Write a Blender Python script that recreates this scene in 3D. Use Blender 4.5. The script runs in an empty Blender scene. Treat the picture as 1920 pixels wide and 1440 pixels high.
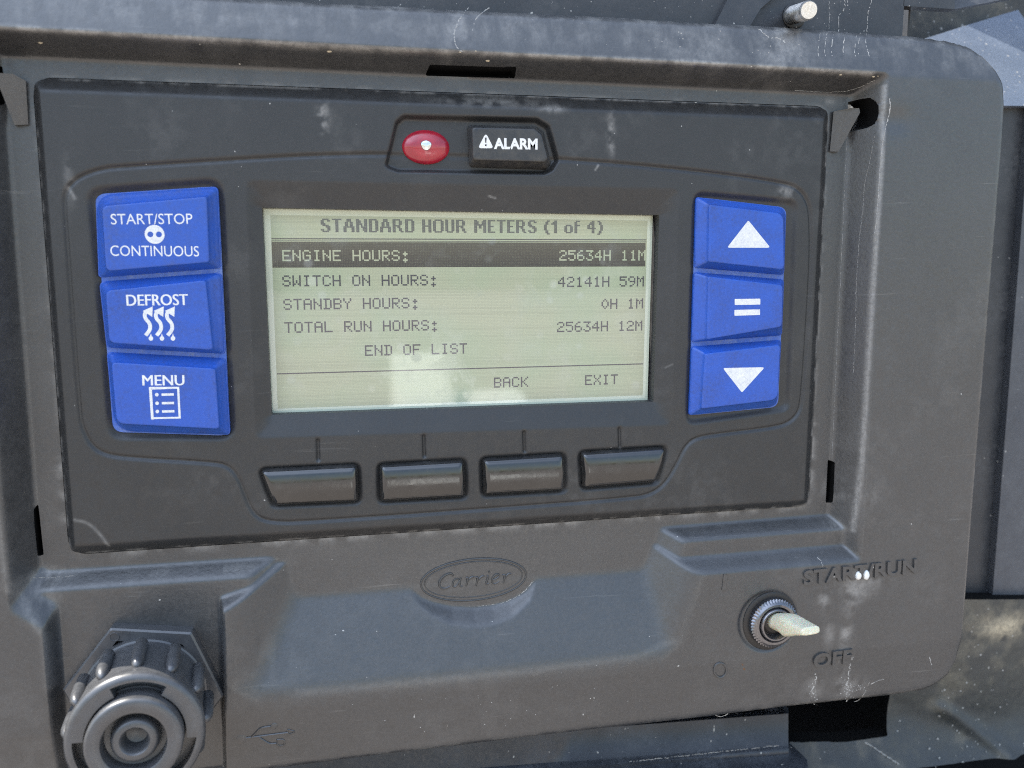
import bpy, math, random
import numpy as np
from mathutils import Vector, Matrix

random.seed(7)
rng = np.random.default_rng(7)
SC = bpy.context.scene
COL = SC.collection
MM = 0.001

# ------------------------------------------------------------------ camera
# the panel lives in millimetres: u right, v up, n out of the panel (towards the viewer)
CAM_C = np.array([-30.544, 12.031, 204.257])
CAM_R = np.array([[0.980166, -0.003801, 0.198141],
                  [-0.030758, -0.990619, 0.133150],
                  [0.195777, -0.136603, -0.971088]])
FPX = 1560.0


def world(u, v, n):
    return (u * MM, -n * MM, v * MM)


cam_d = bpy.data.cameras.new('camera')
cam = bpy.data.objects.new('camera', cam_d)
COL.objects.link(cam)
cam_d.sensor_fit = 'HORIZONTAL'
cam_d.sensor_width = 36.0
cam_d.lens = FPX / 1920 * 36.0
cam_d.clip_start = 0.005
cam_d.clip_end = 2000


def to_world_dir(a):
    return Vector((a[0], -a[2], a[1]))


xr = to_world_dir(CAM_R[0]); yd = to_world_dir(CAM_R[1]); zf = to_world_dir(CAM_R[2])
rot = Matrix((xr, -yd, -zf)).transposed()
cam.matrix_world = Matrix.Translation(Vector(world(*CAM_C))) @ rot.to_4x4()
cam_d.dof.use_dof = True
cam_d.dof.focus_distance = 0.210
cam_d.dof.aperture_fstop = 15.0
SC.camera = cam

# ------------------------------------------------------------------ sky, sun, exposure
SUN_EL, SUN_AZ = math.radians(54), math.radians(-66)   # behind the unit, from the left
wd = bpy.data.worlds.new('World'); SC.world = wd; wd.use_nodes = True
wn = wd.node_tree.nodes; wl = wd.node_tree.links
sky = wn.new('ShaderNodeTexSky'); sky.sky_type = 'NISHITA'; sky.sun_disc = False
sky.sun_elevation = SUN_EL; sky.sun_rotation = SUN_AZ
sky.air_density = 1.2; sky.dust_density = 1.5
# cloud layer added to the unseen sky, brightening upward faces, strongest at left
tcw = wn.new('ShaderNodeTexCoord'); sepw = wn.new('ShaderNodeSeparateXYZ'); wl.new(tcw.outputs['Generated'], sepw.inputs[0])
el = wn.new('ShaderNodeMapRange'); el.interpolation_type = 'SMOOTHSTEP'
el.inputs['From Min'].default_value = 0.22; el.inputs['From Max'].default_value = 0.62
wl.new(sepw.outputs[2], el.inputs['Value'])
nzw = wn.new('ShaderNodeTexNoise'); nzw.inputs['Scale'].default_value = 2.2; nzw.inputs['Detail'].default_value = 6
wl.new(tcw.outputs['Generated'], nzw.inputs['Vector'])
cvw = wn.new('ShaderNodeMapRange'); cvw.inputs['From Min'].default_value = 0.30; cvw.inputs['From Max'].default_value = 0.65
wl.new(nzw.outputs['Fac'], cvw.inputs['Value']); cvw.inputs['To Min'].default_value = 0.45; cvw.clamp = True
sdw = wn.new('ShaderNodeMapRange'); sdw.inputs['From Min'].default_value = -0.6; sdw.inputs['From Max'].default_value = 0.6
sdw.inputs['To Min'].default_value = 1.75; sdw.inputs['To Max'].default_value = 0.25; wl.new(sepw.outputs[0], sdw.inputs['Value'])
mw2 = wn.new('ShaderNodeMath'); mw2.operation = 'MULTIPLY'; wl.new(cvw.outputs[0], mw2.inputs[0]); wl.new(sdw.outputs[0], mw2.inputs[1])
mlw = wn.new('ShaderNodeMath'); mlw.operation = 'MULTIPLY'; wl.new(el.outputs[0], mlw.inputs[0]); wl.new(mw2.outputs[0], mlw.inputs[1])
added_veil = wn.new('ShaderNodeVectorMath'); added_veil.operation = 'SCALE'; added_veil.inputs[0].default_value = (4.9, 5.7, 7.0); wl.new(mlw.outputs[0], added_veil.inputs['Scale'])
addw = wn.new('ShaderNodeVectorMath'); addw.operation = 'ADD'; wl.new(sky.outputs[0], addw.inputs[0]); wl.new(added_veil.outputs[0], addw.inputs[1])
wl.new(addw.outputs[0], wn['Background'].inputs[0]); wn['Background'].inputs[1].default_value = 0.15
sd = bpy.data.lights.new('sun', 'SUN'); sd.energy = 5.0; sd.angle = math.radians(0.5); sd.color = (1, 0.95, 0.86)
sun = bpy.data.objects.new('sun', sd); COL.objects.link(sun)
sdir = Vector((math.sin(SUN_AZ) * math.cos(SUN_EL), math.cos(SUN_AZ) * math.cos(SUN_EL), math.sin(SUN_EL)))
sun.rotation_euler = sdir.to_track_quat('Z', 'Y').to_euler()
SC.view_settings.view_transform = 'Standard'; SC.view_settings.look = 'None'
SC.view_settings.gamma = 1.0; SC.view_settings.use_curve_mapping = False
SC.view_settings.exposure = 0.95
SC.cycles.max_bounces = 6
SC.cycles.use_denoising = False
SC.cycles.pixel_filter_type = 'BLACKMAN_HARRIS'; SC.cycles.filter_width = 1.05


# ------------------------------------------------------------------ picture <-> panel
def P(px, py, n=0.0):
    """panel coordinates of the point at height n that is seen at photo position px, py"""
    d = CAM_R.T @ np.array([(px - 960) / FPX, (py - 720) / FPX, 1.0])
    t = (n - CAM_C[2]) / d[2]
    p = CAM_C + t * d
    return p[0], p[1]


def PP(pts, n=0.0):
    return np.array([P(x, y, n) for x, y in pts])


# ------------------------------------------------------------------ helpers: objects
def link(o, parent=None):
    COL.objects.link(o)
    if parent is not None:
        o.parent = parent
    return o


def thing(name, label, cat, loc=(0, 0, 0), group=None):
    o = bpy.data.objects.new(name, None)
    o.empty_display_size = 0.01
    link(o)
    o.location = world(*loc)
    o['label'] = label; o['category'] = cat
    if group: o['group'] = group
    return o


def place(o, parent):
    """parent keeping the mesh in panel coordinates (parents are never rotated)"""
    link(o)
    off = Vector((0, 0, 0)); p = parent
    while p is not None:
        off += p.location; p = p.parent
    o.parent = parent
    o.location = -off if parent is not None else o.location
    return o


def mesh_obj(name, verts, faces, mat, parent=None, smooth=True, angle=None, label=None):
    me = bpy.data.meshes.new(name)
    me.from_pydata([world(*v) for v in verts], [], [tuple(int(i) for i in f) for f in faces])
    me.validate(); me.update()
    if smooth:
        me.polygons.foreach_set('use_smooth', [True] * len(me.polygons))
        if angle is not None:
            me.set_sharp_from_angle(angle=math.radians(angle))
    o = bpy.data.objects.new(name, me)
    me.materials.append(mat)
    if parent is not None: place(o, parent)
    else: link(o)
    if label: o['label'] = label
    return o


class MB:
    """collects pieces into one mesh (panel millimetres)"""
    def __init__(s): s.v = []; s.f = []

    def add(s, verts, faces):
        b = len(s.v)
        s.v += [tuple(map(float, p)) for p in verts]
        s.f += [tuple(int(i) + b for i in f) for f in faces]

    def loft(s, rings, cap0=False, cap1=True, closed=True):
        N = len(rings[0]); b = len(s.v)
        for r in rings: s.v += [tuple(map(float, p)) for p in r]
        for k in range(len(rings) - 1):
            for i in range(N if closed else N - 1):
                j = (i + 1) % N
                s.f.append((b + k * N + i, b + k * N + j, b + (k + 1) * N + j, b + (k + 1) * N + i))
        if cap1: s.f.append(tuple(b + (len(rings) - 1) * N + i for i in range(N)))
        if cap0: s.f.append(tuple(b + i for i in reversed(range(N))))

    def box(s, u0, u1, v0, v1, n0, n1):
        s.loft([[(u0, v0, n0), (u1, v0, n0), (u1, v1, n0), (u0, v1, n0)],
                [(u0, v0, n1), (u1, v0, n1), (u1, v1, n1), (u0, v1, n1)]], cap0=True)

    def tube(s, pts, r, seg=8, closed=False):
        pts = [Vector(p) for p in pts]; n = len(pts); rings = []
        for i, p in enumerate(pts):
            a = pts[(i - 1) % n] if (closed or i > 0) else p
            c = pts[(i + 1) % n] if (closed or i < n - 1) else p
            t = (c - a).normalized()
            up = Vector((0, 0, 1)) if abs(t.z) < 0.9 else Vector((0, 1, 0))
            x = t.cross(up).normalized(); y = x.cross(t)
            rr = r[i] if isinstance(r, (list, tuple)) else r
            rings.append([tuple(p + rr * (math.cos(w) * x + math.sin(w) * y)) for w in
                          [2 * math.pi * k / seg for k in range(seg)]])
        if closed:
            rings.append(rings[0]); s.loft(rings, cap1=False)
        else:
            s.loft(rings, cap0=True, cap1=True)

    def build(s, name, mat, parent=None, smooth=True, angle=35, label=None):
        return mesh_obj(name, s.v, s.f, mat, parent, smooth, angle, label)


def ccw(p):
    p = np.asarray(p, float)
    a = np.sum(p[:, 0] * np.roll(p[:, 1], -1) - np.roll(p[:, 0], -1) * p[:, 1])
    return p if a > 0 else p[::-1]


def round_poly(pts, r, seg=6):
    """polygon with filleted corners, seg+1 points for every corner"""
    pts = np.asarray(pts, float); n = len(pts); out = []
    rs = r if isinstance(r, (list, tuple)) else [r] * n
    for i in range(n):
        p = pts[i]; a = pts[i - 1] - p; c = pts[(i + 1) % n] - p
        la, lc = np.linalg.norm(a), np.linalg.norm(c)
        a /= la; c /= lc
        ang = math.acos(max(-1, min(1, a @ c)))
        d = min(rs[i] / math.tan(ang / 2) if ang < 3.1 else 0.0, 0.45 * la, 0.45 * lc)
        p0, p1 = p + a * d, p + c * d
        for k in range(seg + 1):
            t = k / seg
            out.append((1 - t) ** 2 * p0 + 2 * t * (1 - t) * p + t * t * p1)
    return np.array(out)


def smooth_path(pts, closed=False, it=2):
    p = np.asarray(pts, float)
    for _ in range(it):
        if closed:
            q = np.roll(p, -1, 0)
            p = np.stack([0.75 * p + 0.25 * q, 0.25 * p + 0.75 * q], 1).reshape(-1, p.shape[1])
        else:
            a, b = p[:-1], p[1:]
            m = np.stack([0.75 * a + 0.25 * b, 0.25 * a + 0.75 * b], 1).reshape(-1, p.shape[1])
            p = np.vstack([p[:1], m[1:-1], p[-1:]])
    return p


# ------------------------------------------------------------------ helpers: height fields
def sdf(U, V, poly):
    poly = ccw(poly)
    d2 = np.full(U.shape, 1e9); inside = np.zeros(U.shape, bool)
    n = len(poly)
    for i in range(n):
        x0, y0 = poly[i]; x1, y1 = poly[(i + 1) % n]
        ex, ey = x1 - x0, y1 - y0
        L = ex * ex + ey * ey
        if L < 1e-12: continue
        t = np.clip(((U - x0) * ex + (V - y0) * ey) / L, 0, 1)
        d2 = np.minimum(d2, (U - x0 - t * ex) ** 2 + (V - y0 - t * ey) ** 2)
        c = (y0 > V) != (y1 > V)
        with np.errstate(divide='ignore', invalid='ignore'):
            xi = (x1 - x0) * (V - y0) / (y1 - y0 + 1e-30) + x0
        inside ^= c & (U < xi)
    d = np.sqrt(d2)
    return np.where(inside, -d, d)


def line_dist(U, V, pts):
    d2 = np.full(U.shape, 1e9)
    for (x0, y0), (x1, y1) in zip(pts[:-1], pts[1:]):
        ex, ey = x1 - x0, y1 - y0; L = ex * ex + ey * ey + 1e-12
        t = np.clip(((U - x0) * ex + (V - y0) * ey) / L, 0, 1)
        d2 = np.minimum(d2, (U - x0 - t * ex) ** 2 + (V - y0 - t * ey) ** 2)
    return np.sqrt(d2)


def smax(a, b, k):
    h = np.clip(0.5 + 0.5 * (a - b) / k, 0, 1)
    return b + (a - b) * h + k * h * (1 - h)


def smin(a, b, k):
    return -smax(-a, -b, k)


def sstep(x, a, b):
    t = np.clip((x - a) / (b - a), 0, 1)
    return t * t * (3 - 2 * t)


def blur(A, s):
    r = max(1, int(3 * s)); x = np.arange(-r, r + 1); k = np.exp(-x * x / (2 * s * s)); k /= k.sum()
    B = np.pad(A, ((r, r), (0, 0)), mode='edge')
    A = sum(k[i] * B[i:i + A.shape[0]] for i in range(2 * r + 1))
    B = np.pad(A, ((0, 0), (r, r)), mode='edge')
    return sum(k[i] * B[:, i:i + A.shape[1]] for i in range(2 * r + 1))


def noise2(U, V, scale, seed=0, octaves=4):
    out = np.zeros(U.shape); amp = 1.0; tot = 0
    g = np.random.default_rng(seed)
    for o in range(octaves):
        T = g.random((128, 128))
        x = U / scale * 2 ** o + 17.3 * o + 500; y = V / scale * 2 ** o + 9.1 * o + 500
        xi = np.floor(x).astype(int); yi = np.floor(y).astype(int); fx = x - xi; fy = y - yi
        fx = fx * fx * (3 - 2 * fx); fy = fy * fy * (3 - 2 * fy)
        a = T[yi % 128, xi % 128]; b = T[yi % 128, (xi + 1) % 128]
        c = T[(yi + 1) % 128, xi % 128]; d = T[(yi + 1) % 128, (xi + 1) % 128]
        out += amp * ((a * (1 - fx) + b * fx) * (1 - fy) + (c * (1 - fx) + d * fx) * fy)
        tot += amp; amp *= 0.5
    return out / tot


def plane(U, V, pts):
    """height plane through points (px, py, n)"""
    A = []; b = []
    for px, py, n in pts:
        u, v = P(px, py, n); A.append((u, v, 1)); b.append(n)
    a, c, e = np.linalg.lstsq(np.array(A), np.array(b), rcond=None)[0]
    return a * U + c * V + e


def field_mesh(name, U, V, H, S, cell, skirt, mat, parent, attrs=None, label=None, dark_rim='void'):
    """mesh of the height field where S <= 0, its rim snapped to S = 0, with walls going back from every rim"""
    ny, nx = U.shape
    gy, gx = np.gradient(S, cell, cell)
    gl = np.sqrt(gx * gx + gy * gy) + 1e-9
    near = np.abs(S) < 0.50 * cell
    Us = np.where(near, U - S * gx / gl, U); Vs = np.where(near, V - S * gy / gl, V)
    ok = (S <= 0) | near
    idx = np.arange(ny * nx).reshape(ny, nx)
    q = np.stack([idx[:-1, :-1], idx[:-1, 1:], idx[1:, 1:], idx[1:, :-1]], -1).reshape(-1, 4)
    okf = ok.ravel(); Sf = S.ravel()
    cnt = okf[q].sum(1); mean_s = Sf[q].mean(1)
    quads = q[(cnt == 4) & (mean_s < 0.0)]
    tri = q[(cnt == 3)]
    tris = []
    for t in tri:
        g = [i for i in t if okf[i]]
        if Sf[g].mean() < 0: tris.append(g)
    tris = np.array(tris, int).reshape(-1, 3)

    def area(f):        # drop slivers left by the snapping
        x, y = Us.ravel()[f], Vs.ravel()[f]
        return 0.5 * (x * np.roll(y, -1, 1) - np.roll(x, -1, 1) * y).sum(1)
    quads = quads[area(quads) > 0.06 * cell * cell]
    if len(tris): tris = tris[area(tris) > 0.03 * cell * cell]
    de = [quads[:, [k, (k + 1) % 4]] for k in range(4)] + [tris[:, [k, (k + 1) % 3]] for k in range(3)]
    de = np.vstack(de)
    N = ny * nx
    key = de[:, 0] * N + de[:, 1]; rev = de[:, 1] * N + de[:, 0]
    bd = de[~np.isin(key, rev)]
    co = np.stack([Us.ravel(), Vs.ravel(), H.ravel()], 1)
    used = np.unique(np.concatenate([quads.ravel(), tris.ravel()]))
    remap = np.full(N, -1); remap[used] = np.arange(len(used))
    co0 = co[used]
    bu = np.unique(bd.ravel()); bmap = np.full(N, -1); bmap[bu] = np.arange(len(bu)) + len(used)
    top = co[bu]; bot = top.copy(); bot[:, 2] -= skirt
    allco = np.vstack([co0, top, bot])
    sk = np.stack([bmap[bd[:, 1]], bmap[bd[:, 0]], bmap[bd[:, 0]] + len(bu), bmap[bd[:, 1]] + len(bu)], 1)
    Q = np.vstack([remap[quads], sk]); T = remap[tris]
    w = np.stack([allco[:, 0], -allco[:, 2], allco[:, 1]], 1) * MM
    me = bpy.data.meshes.new(name)
    me.vertices.add(len(w)); me.vertices.foreach_set('co', w.astype(np.float32).ravel())
    nl = Q.size + T.size
    me.loops.add(nl); me.loops.foreach_set('vertex_index', np.concatenate([Q.ravel(), T.ravel()]).astype(np.int32))
    me.polygons.add(len(Q) + len(T))
    ls = np.concatenate([np.arange(len(Q)) * 4, Q.size + np.arange(len(T)) * 3]).astype(np.int32)
    me.polygons.foreach_set('loop_start', ls)
    me.update(calc_edges=True)
    me.polygons.foreach_set('use_smooth', np.ones(len(Q) + len(T), bool))
    for k, A in (attrs or {}).items():
        at = me.attributes.new(k, 'FLOAT', 'POINT')
        a = A.ravel()
        at.data.foreach_set('value', np.concatenate([a[used], a[bu], a[bu] * 0]).astype(np.float32))
    mi = np.zeros(len(Q) + len(T), np.int32); mi[len(quads):len(Q)] = 1
    me.polygons.foreach_set('material_index', mi)
    me.materials.append(mat); me.materials.append(M[dark_rim] if dark_rim else mat)
    me.validate()
    o = bpy.data.objects.new(name, me)
    place(o, parent)
    if label: o['label'] = label
    return o


# ------------------------------------------------------------------ helpers: lettering
_dg = None


def text_mesh(body, origin, du, dv, width, height, depth=0.0, bold=0.0, mat=None, name='lettering', parent=None,
              shear=0.0, bevel=0.0, normal_n=None):
    """lettering fitted to width x height; origin is its lower left (u, v, n), du / dv the directions of writing and up"""
    cu = bpy.data.curves.new('t', 'FONT'); cu.body = body; cu.size = 1.0; cu.offset = bold; cu.shear = shear
    cu.resolution_u = 4
    if depth: cu.extrude = 0.5
    o = bpy.data.objects.new('t', cu); COL.objects.link(o)
    dg = bpy.context.evaluated_depsgraph_get()
    me = bpy.data.meshes.new_from_object(o.evaluated_get(dg))
    bpy.data.objects.remove(o)
    co = np.array([v.co[:] for v in me.vertices]); fs = [tuple(p.vertices) for p in me.polygons]
    bpy.data.meshes.remove(me)
    lo, hi = co.min(0), co.max(0)
    x = (co[:, 0] - lo[0]) / (hi[0] - lo[0]) * width
    y = (co[:, 1] - lo[1]) / (hi[1] - lo[1]) * height
    z = (co[:, 2]) * depth if depth else co[:, 2] * 0
    du = np.asarray(du, float); dv = np.asarray(dv, float); og = np.asarray(origin, float)
    nn = np.cross(du, dv); nn /= np.linalg.norm(nn)
    pts = og + x[:, None] * du + y[:, None] * dv + z[:, None] * nn
    return mesh_obj(name, pts, fs, mat, parent, smooth=False)


def text_px(body, p0, p1, h_px, n, lift=0.05, **kw):
    """lettering whose baseline runs from photo point p0 to p1 on the plane at height n"""
    a = np.array([*P(*p0, n), n + lift]); b = np.array([*P(*p1, n), n + lift])
    c = np.array([*P(p0[0], p0[1] - h_px, n), n + lift])
    d = b - a; w = np.linalg.norm(d); d /= w
    up = np.array([-d[1], d[0], 0.0])
    return text_mesh(body, a, d, up, w, abs((c - a) @ up), **kw)


# ------------------------------------------------------------------ materials
def mat_new(name):
    m = bpy.data.materials.new(name); m.use_nodes = True
    nt = m.node_tree
    return m, nt, nt.nodes['Principled BSDF']


def nd(nt, typ, **kw):
    n = nt.nodes.new(typ)
    for k, v in kw.items():
        if hasattr(n, k): setattr(n, k, v)
        else: n.inputs[k].default_value = v
    return n


def objcoord(nt):
    g = nd(nt, 'ShaderNodeNewGeometry')
    return g.outputs['Position']


def noise(nt, co, scale, detail=4, rough=0.55, dist=0.0):
    n = nd(nt, 'ShaderNodeTexNoise'); n.inputs['Scale'].default_value = scale
    n.inputs['Detail'].default_value = detail; n.inputs['Roughness'].default_value = rough
    n.inputs['Distortion'].default_value = dist
    nt.links.new(co, n.inputs['Vector'])
    return n.outputs['Fac']


def ramp(nt, fac, lo, hi, a=0.0, b=1.0):
    r = nd(nt, 'ShaderNodeMapRange'); r.inputs['From Min'].default_value = lo; r.inputs['From Max'].default_value = hi
    r.inputs['To Min'].default_value = a; r.inputs['To Max'].default_value = b; r.clamp = True
    nt.links.new(fac, r.inputs['Value'])
    return r.outputs['Result']


def mixc(nt, fac, a, b):
    m = nd(nt, 'ShaderNodeMix', data_type='RGBA')
    for sock, val in ((m.inputs[0], fac), (m.inputs[6], a), (m.inputs[7], b)):
        if isinstance(val, (tuple, list)): sock.default_value = (*val, 1)
        elif isinstance(val, (int, float)): sock.default_value = val
        else: nt.links.new(val, sock)
    return m.outputs[2]


def math_n(nt, op, a, b=0.0):
    m = nd(nt, 'ShaderNodeMath', operation=op)
    for i, v in enumerate((a, b)):
        if isinstance(v, (int, float)): m.inputs[i].default_value = v
        else: nt.links.new(v, m.inputs[i])
    return m.outputs[0]


def bump(nt, height, strength, dist, prev=None):
    b = nd(nt, 'ShaderNodeBump'); b.inputs['Strength'].default_value = strength; b.inputs['Distance'].default_value = dist
    nt.links.new(height, b.inputs['Height'])
    if prev is not None: nt.links.new(prev, b.inputs['Normal'])
    return b.outputs['Normal']


def plastic(name, base, rough=0.5, dust=(0.2, 0.18, 0.15), dust_amt=0.25, grain=0.25, grain_scale=2200, specks=0.0,
            attr=None, spec=0.5, blotch=60, scratch=0.0, gmix=0.40, attr_col=(0.45, 0.43, 0.40)):
    m, nt, b = mat_new(name)
    co = objcoord(nt)
    big = noise(nt, co, blotch, 6, 0.6, 0.4)
    mid = noise(nt, co, blotch * 9, 4, 0.65)
    dm = math_n(nt, 'MULTIPLY', ramp(nt, big, 0.38, 0.72), ramp(nt, mid, 0.3, 0.7))
    col = mixc(nt, math_n(nt, 'MULTIPLY', dm, dust_amt), base, dust)
    fine = noise(nt, co, grain_scale, 2, 0.5)
    col = mixc(nt, ramp(nt, fine, 0.30, 0.72, 0.0, gmix), col, tuple(min(1, c * 1.9) for c in base))
    if specks:
        sp = noise(nt, co, 700, 1, 0.5)
        col = mixc(nt, ramp(nt, sp, specks, specks + 0.02, 0, 0.8), col, (0.5, 0.48, 0.44))
    if scratch:
        mp = nd(nt, 'ShaderNodeMapping'); mp.inputs['Scale'].default_value = (40, 40, 900)
        mp.inputs['Rotation'].default_value = (0.3, 0.9, 0.2)
        nt.links.new(co, mp.inputs['Vector'])
        s = noise(nt, mp.outputs[0], 1.0, 5, 0.6)
        col = mixc(nt, ramp(nt, s, 0.66, 0.74, 0, scratch), col, (0.25, 0.24, 0.22))
    if attr:
        a = nd(nt, 'ShaderNodeAttribute', attribute_name=attr)
        f = math_n(nt, 'MULTIPLY', a.outputs['Fac'], ramp(nt, noise(nt, co, 900, 4, 0.7), 0.28, 0.62, 0.35, 1.0))
        col = mixc(nt, f, col, attr_col)
    nt.links.new(col, b.inputs['Base Color'])
    nt.links.new(ramp(nt, mid, 0.3, 0.7, rough - 0.07, rough + 0.1), b.inputs['Roughness'])
    b.inputs['Specular IOR Level'].default_value = spec
    nrm = bump(nt, fine, grain, 0.00006)
    nt.links.new(nrm, b.inputs['Normal'])
    return m


M = {}
M['shell'] = plastic('weathered_black_plastic', (0.034, 0.0338, 0.0340), 0.36, dust=(0.085, 0.084, 0.083), dust_amt=0.30, spec=0.95, grain=0.75,
                     grain_scale=1250, attr='dirt_and_light', specks=0.80, scratch=0.25)
M['face'] = plastic('matt_grey_plastic', (0.0205, 0.0204, 0.0205), 0.44, dust=(0.06, 0.059, 0.057), dust_amt=0.3, spec=0.62, gmix=0.25, grain=0.4,
                    grain_scale=2300, attr='dirt_and_light', specks=0.81, scratch=0.12)
M['void'] = plastic('hole_shade_black', (0.004, 0.004, 0.004), 0.8, dust_amt=0.0, grain=0.1, spec=0.1)  # near-black base paints the darkness seen in holes and gaps
M['dark'] = plastic('plain_dark_plastic', (0.022, 0.022, 0.023), 0.5, dust_amt=0.2, grain=0.3)  # one even dark colour for opening walls and the recess side
M['badge'] = plastic('moulded_badge_plastic', (0.026, 0.026, 0.026), 0.42, dust=(0.07, 0.07, 0.068), dust_amt=0.5, grain=0.3, spec=0.9)
M['softkey'] = plastic('glossy_black_rubber', (0.011, 0.011, 0.011), 0.15, dust_amt=0.15, grain=0.18, grain_scale=1300, spec=1.0, gmix=0.2)
M['alarmkey'] = plastic('black_key_rubber', (0.026, 0.027, 0.030), 0.40, dust=(0.3, 0.26, 0.18), dust_amt=0.3, grain=0.3)
M['well'] = plastic('dirty_black_plastic', (0.022, 0.022, 0.021), 0.40, dust=(0.22, 0.20, 0.15), dust_amt=0.7, grain=0.3, blotch=140)
M['blue'] = plastic('blue_rubber', (0.022, 0.088, 0.42), 0.33, dust=(0.035, 0.06, 0.19), dust_amt=1.0, blotch=130, grain=0.5, grain_scale=1500, gmix=0.15)
M['bluegrub'] = plastic('worn_blue_rubber', (0.022, 0.086, 0.41), 0.34, dust=(0.06, 0.085, 0.19), dust_amt=0.95, blotch=110, grain=0.5, grain_scale=1500, gmix=0.15)
M['white'] = plastic('white_print', (0.78, 0.76, 0.72), 0.5, dust=(0.5, 0.47, 0.42), dust_amt=0.5, grain=0.2, blotch=200)
M['keyprint'] = plastic('worn_white_key_print', (0.70, 0.69, 0.66), 0.5, dust=(0.30, 0.33, 0.44), dust_amt=0.75, grain=0.3, blotch=420)
M['crust'] = plastic('white_mineral_crust', (0.36, 0.345, 0.32), 0.8, dust=(0.16, 0.15, 0.14), dust_amt=0.9, grain=0.4, blotch=700)
M['tan'] = plastic('tan_grit', (0.50, 0.42, 0.30), 0.9, dust_amt=0.3, grain=0.6)
M['cap'] = plastic('grey_cap_plastic', (0.048, 0.048, 0.050), 0.34, spec=0.9, dust=(0.2, 0.2, 0.2), dust_amt=0.3, grain=0.10, gmix=0.2, specks=0.82)
M['hull'] = plastic('dusty_dark_panel', (0.030, 0.032, 0.036), 0.42, dust=(0.16, 0.16, 0.16), dust_amt=0.45, grain=0.35, specks=0.76)
M['grime'] = plastic('mud_splashed_panel', (0.035, 0.035, 0.033), 0.5, dust=(0.30, 0.27, 0.20), dust_amt=0.8, grain=0.4, specks=0.70, blotch=45)
M['rubber'] = plastic('black_washer_rubber', (0.014, 0.014, 0.014), 0.45, dust=(0.10, 0.06, 0.035), dust_amt=0.5, grain=0.3, blotch=120)


def metal(name, base, rough, dust_amt=0.3, dust=(0.3, 0.25, 0.18)):
    m = plastic(name, base, rough, dust=dust, dust_amt=dust_amt, grain=0.15)
    b = m.node_tree.nodes['Principled BSDF']; b.inputs['Metallic'].default_value = 0.9
    return m


M['steel'] = metal('zinc_plated_steel', (0.62, 0.60, 0.56), 0.30, 0.2)
M['nut'] = metal('dull_black_nickel', (0.17, 0.17, 0.18), 0.20, 0.35, (0.12, 0.08, 0.05))


def lcd_mat(name, base, gridded=True, smudge=0.25):
    m, nt, b = mat_new(name)
    co = objcoord(nt)
    col = base
    if gridded:
        sep = nd(nt, 'ShaderNodeSeparateXYZ'); nt.links.new(co, sep.inputs[0])
        cols = []
        for ax, amt in ((0, 0.20), (2, 0.34)):
            f = math_n(nt, 'FRACT', math_n(nt, 'MULTIPLY', sep.outputs[ax], 1 / (DOT * MM)))
            cols.append(ramp(nt, f, 0.10, 0.16, amt, 0.0))
        col = mixc(nt, math_n(nt, 'MAXIMUM', cols[0], cols[1]), col, tuple(c * 0.25 for c in base))
        rowz = math_n(nt, 'FLOOR', math_n(nt, 'MULTIPLY', sep.outputs[2], 1 / (DOT * MM)))
        wn_ = nd(nt, 'ShaderNodeTexWhiteNoise', noise_dimensions='1D'); nt.links.new(rowz, wn_.inputs['W'])
        col = mixc(nt, ramp(nt, wn_.outputs['Value'], 0.55, 1.0, 0.0, 0.22), col, tuple(c * 0.45 for c in base))
        tint = noise(nt, co, 55, 2, 0.5)
        col = mixc(nt, ramp(nt, tint, 0.42, 0.62, 0, 0.35), col, (base[0] * 0.70, base[1] * 0.93, base[2] * 0.86))
    sm = noise(nt, co, 130, 5, 0.6, 0.8)
    vo = nd(nt, 'ShaderNodeTexVoronoi'); vo.inputs['Scale'].default_value = 190; nt.links.new(co, vo.inputs['Vector'])
    spots = ramp(nt, vo.outputs['Distance'], 0.14, 0.30, 1, 0)
    sm2 = math_n(nt, 'MAXIMUM', math_n(nt, 'MULTIPLY', ramp(nt, sm, 0.50, 0.72), 0.6),
                 math_n(nt, 'MULTIPLY', spots, ramp(nt, noise(nt, co, 70, 2), 0.45, 0.6)))
    col = mixc(nt, math_n(nt, 'MULTIPLY', sm2, smudge), col, (0.50, 0.50, 0.45))
    nt.links.new(col, b.inputs['Base Color'])
    b.inputs['Roughness'].default_value = 0.6
    b.inputs['Coat Weight'].default_value = 1.0; b.inputs['Coat IOR'].default_value = 1.95
    nt.links.new(ramp(nt, sm2, 0, 1, 0.03, 0.22), b.inputs['Coat Roughness'])
    return m


DOT = 0.372
M['lcd'] = lcd_mat('lcd_green', (0.39, 0.405, 0.26))
M['lcdrim'] = lcd_mat('lcd_pale_border', (0.58, 0.62, 0.48), gridded=False, smudge=0.15)
M['ink'] = lcd_mat('lcd_ink', (0.016, 0.014, 0.035), gridded=False, smudge=0.12)
M['barink'] = lcd_mat('lcd_bar_ink', (0.010, 0.006, 0.012), gridded=False, smudge=0.14)


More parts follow.
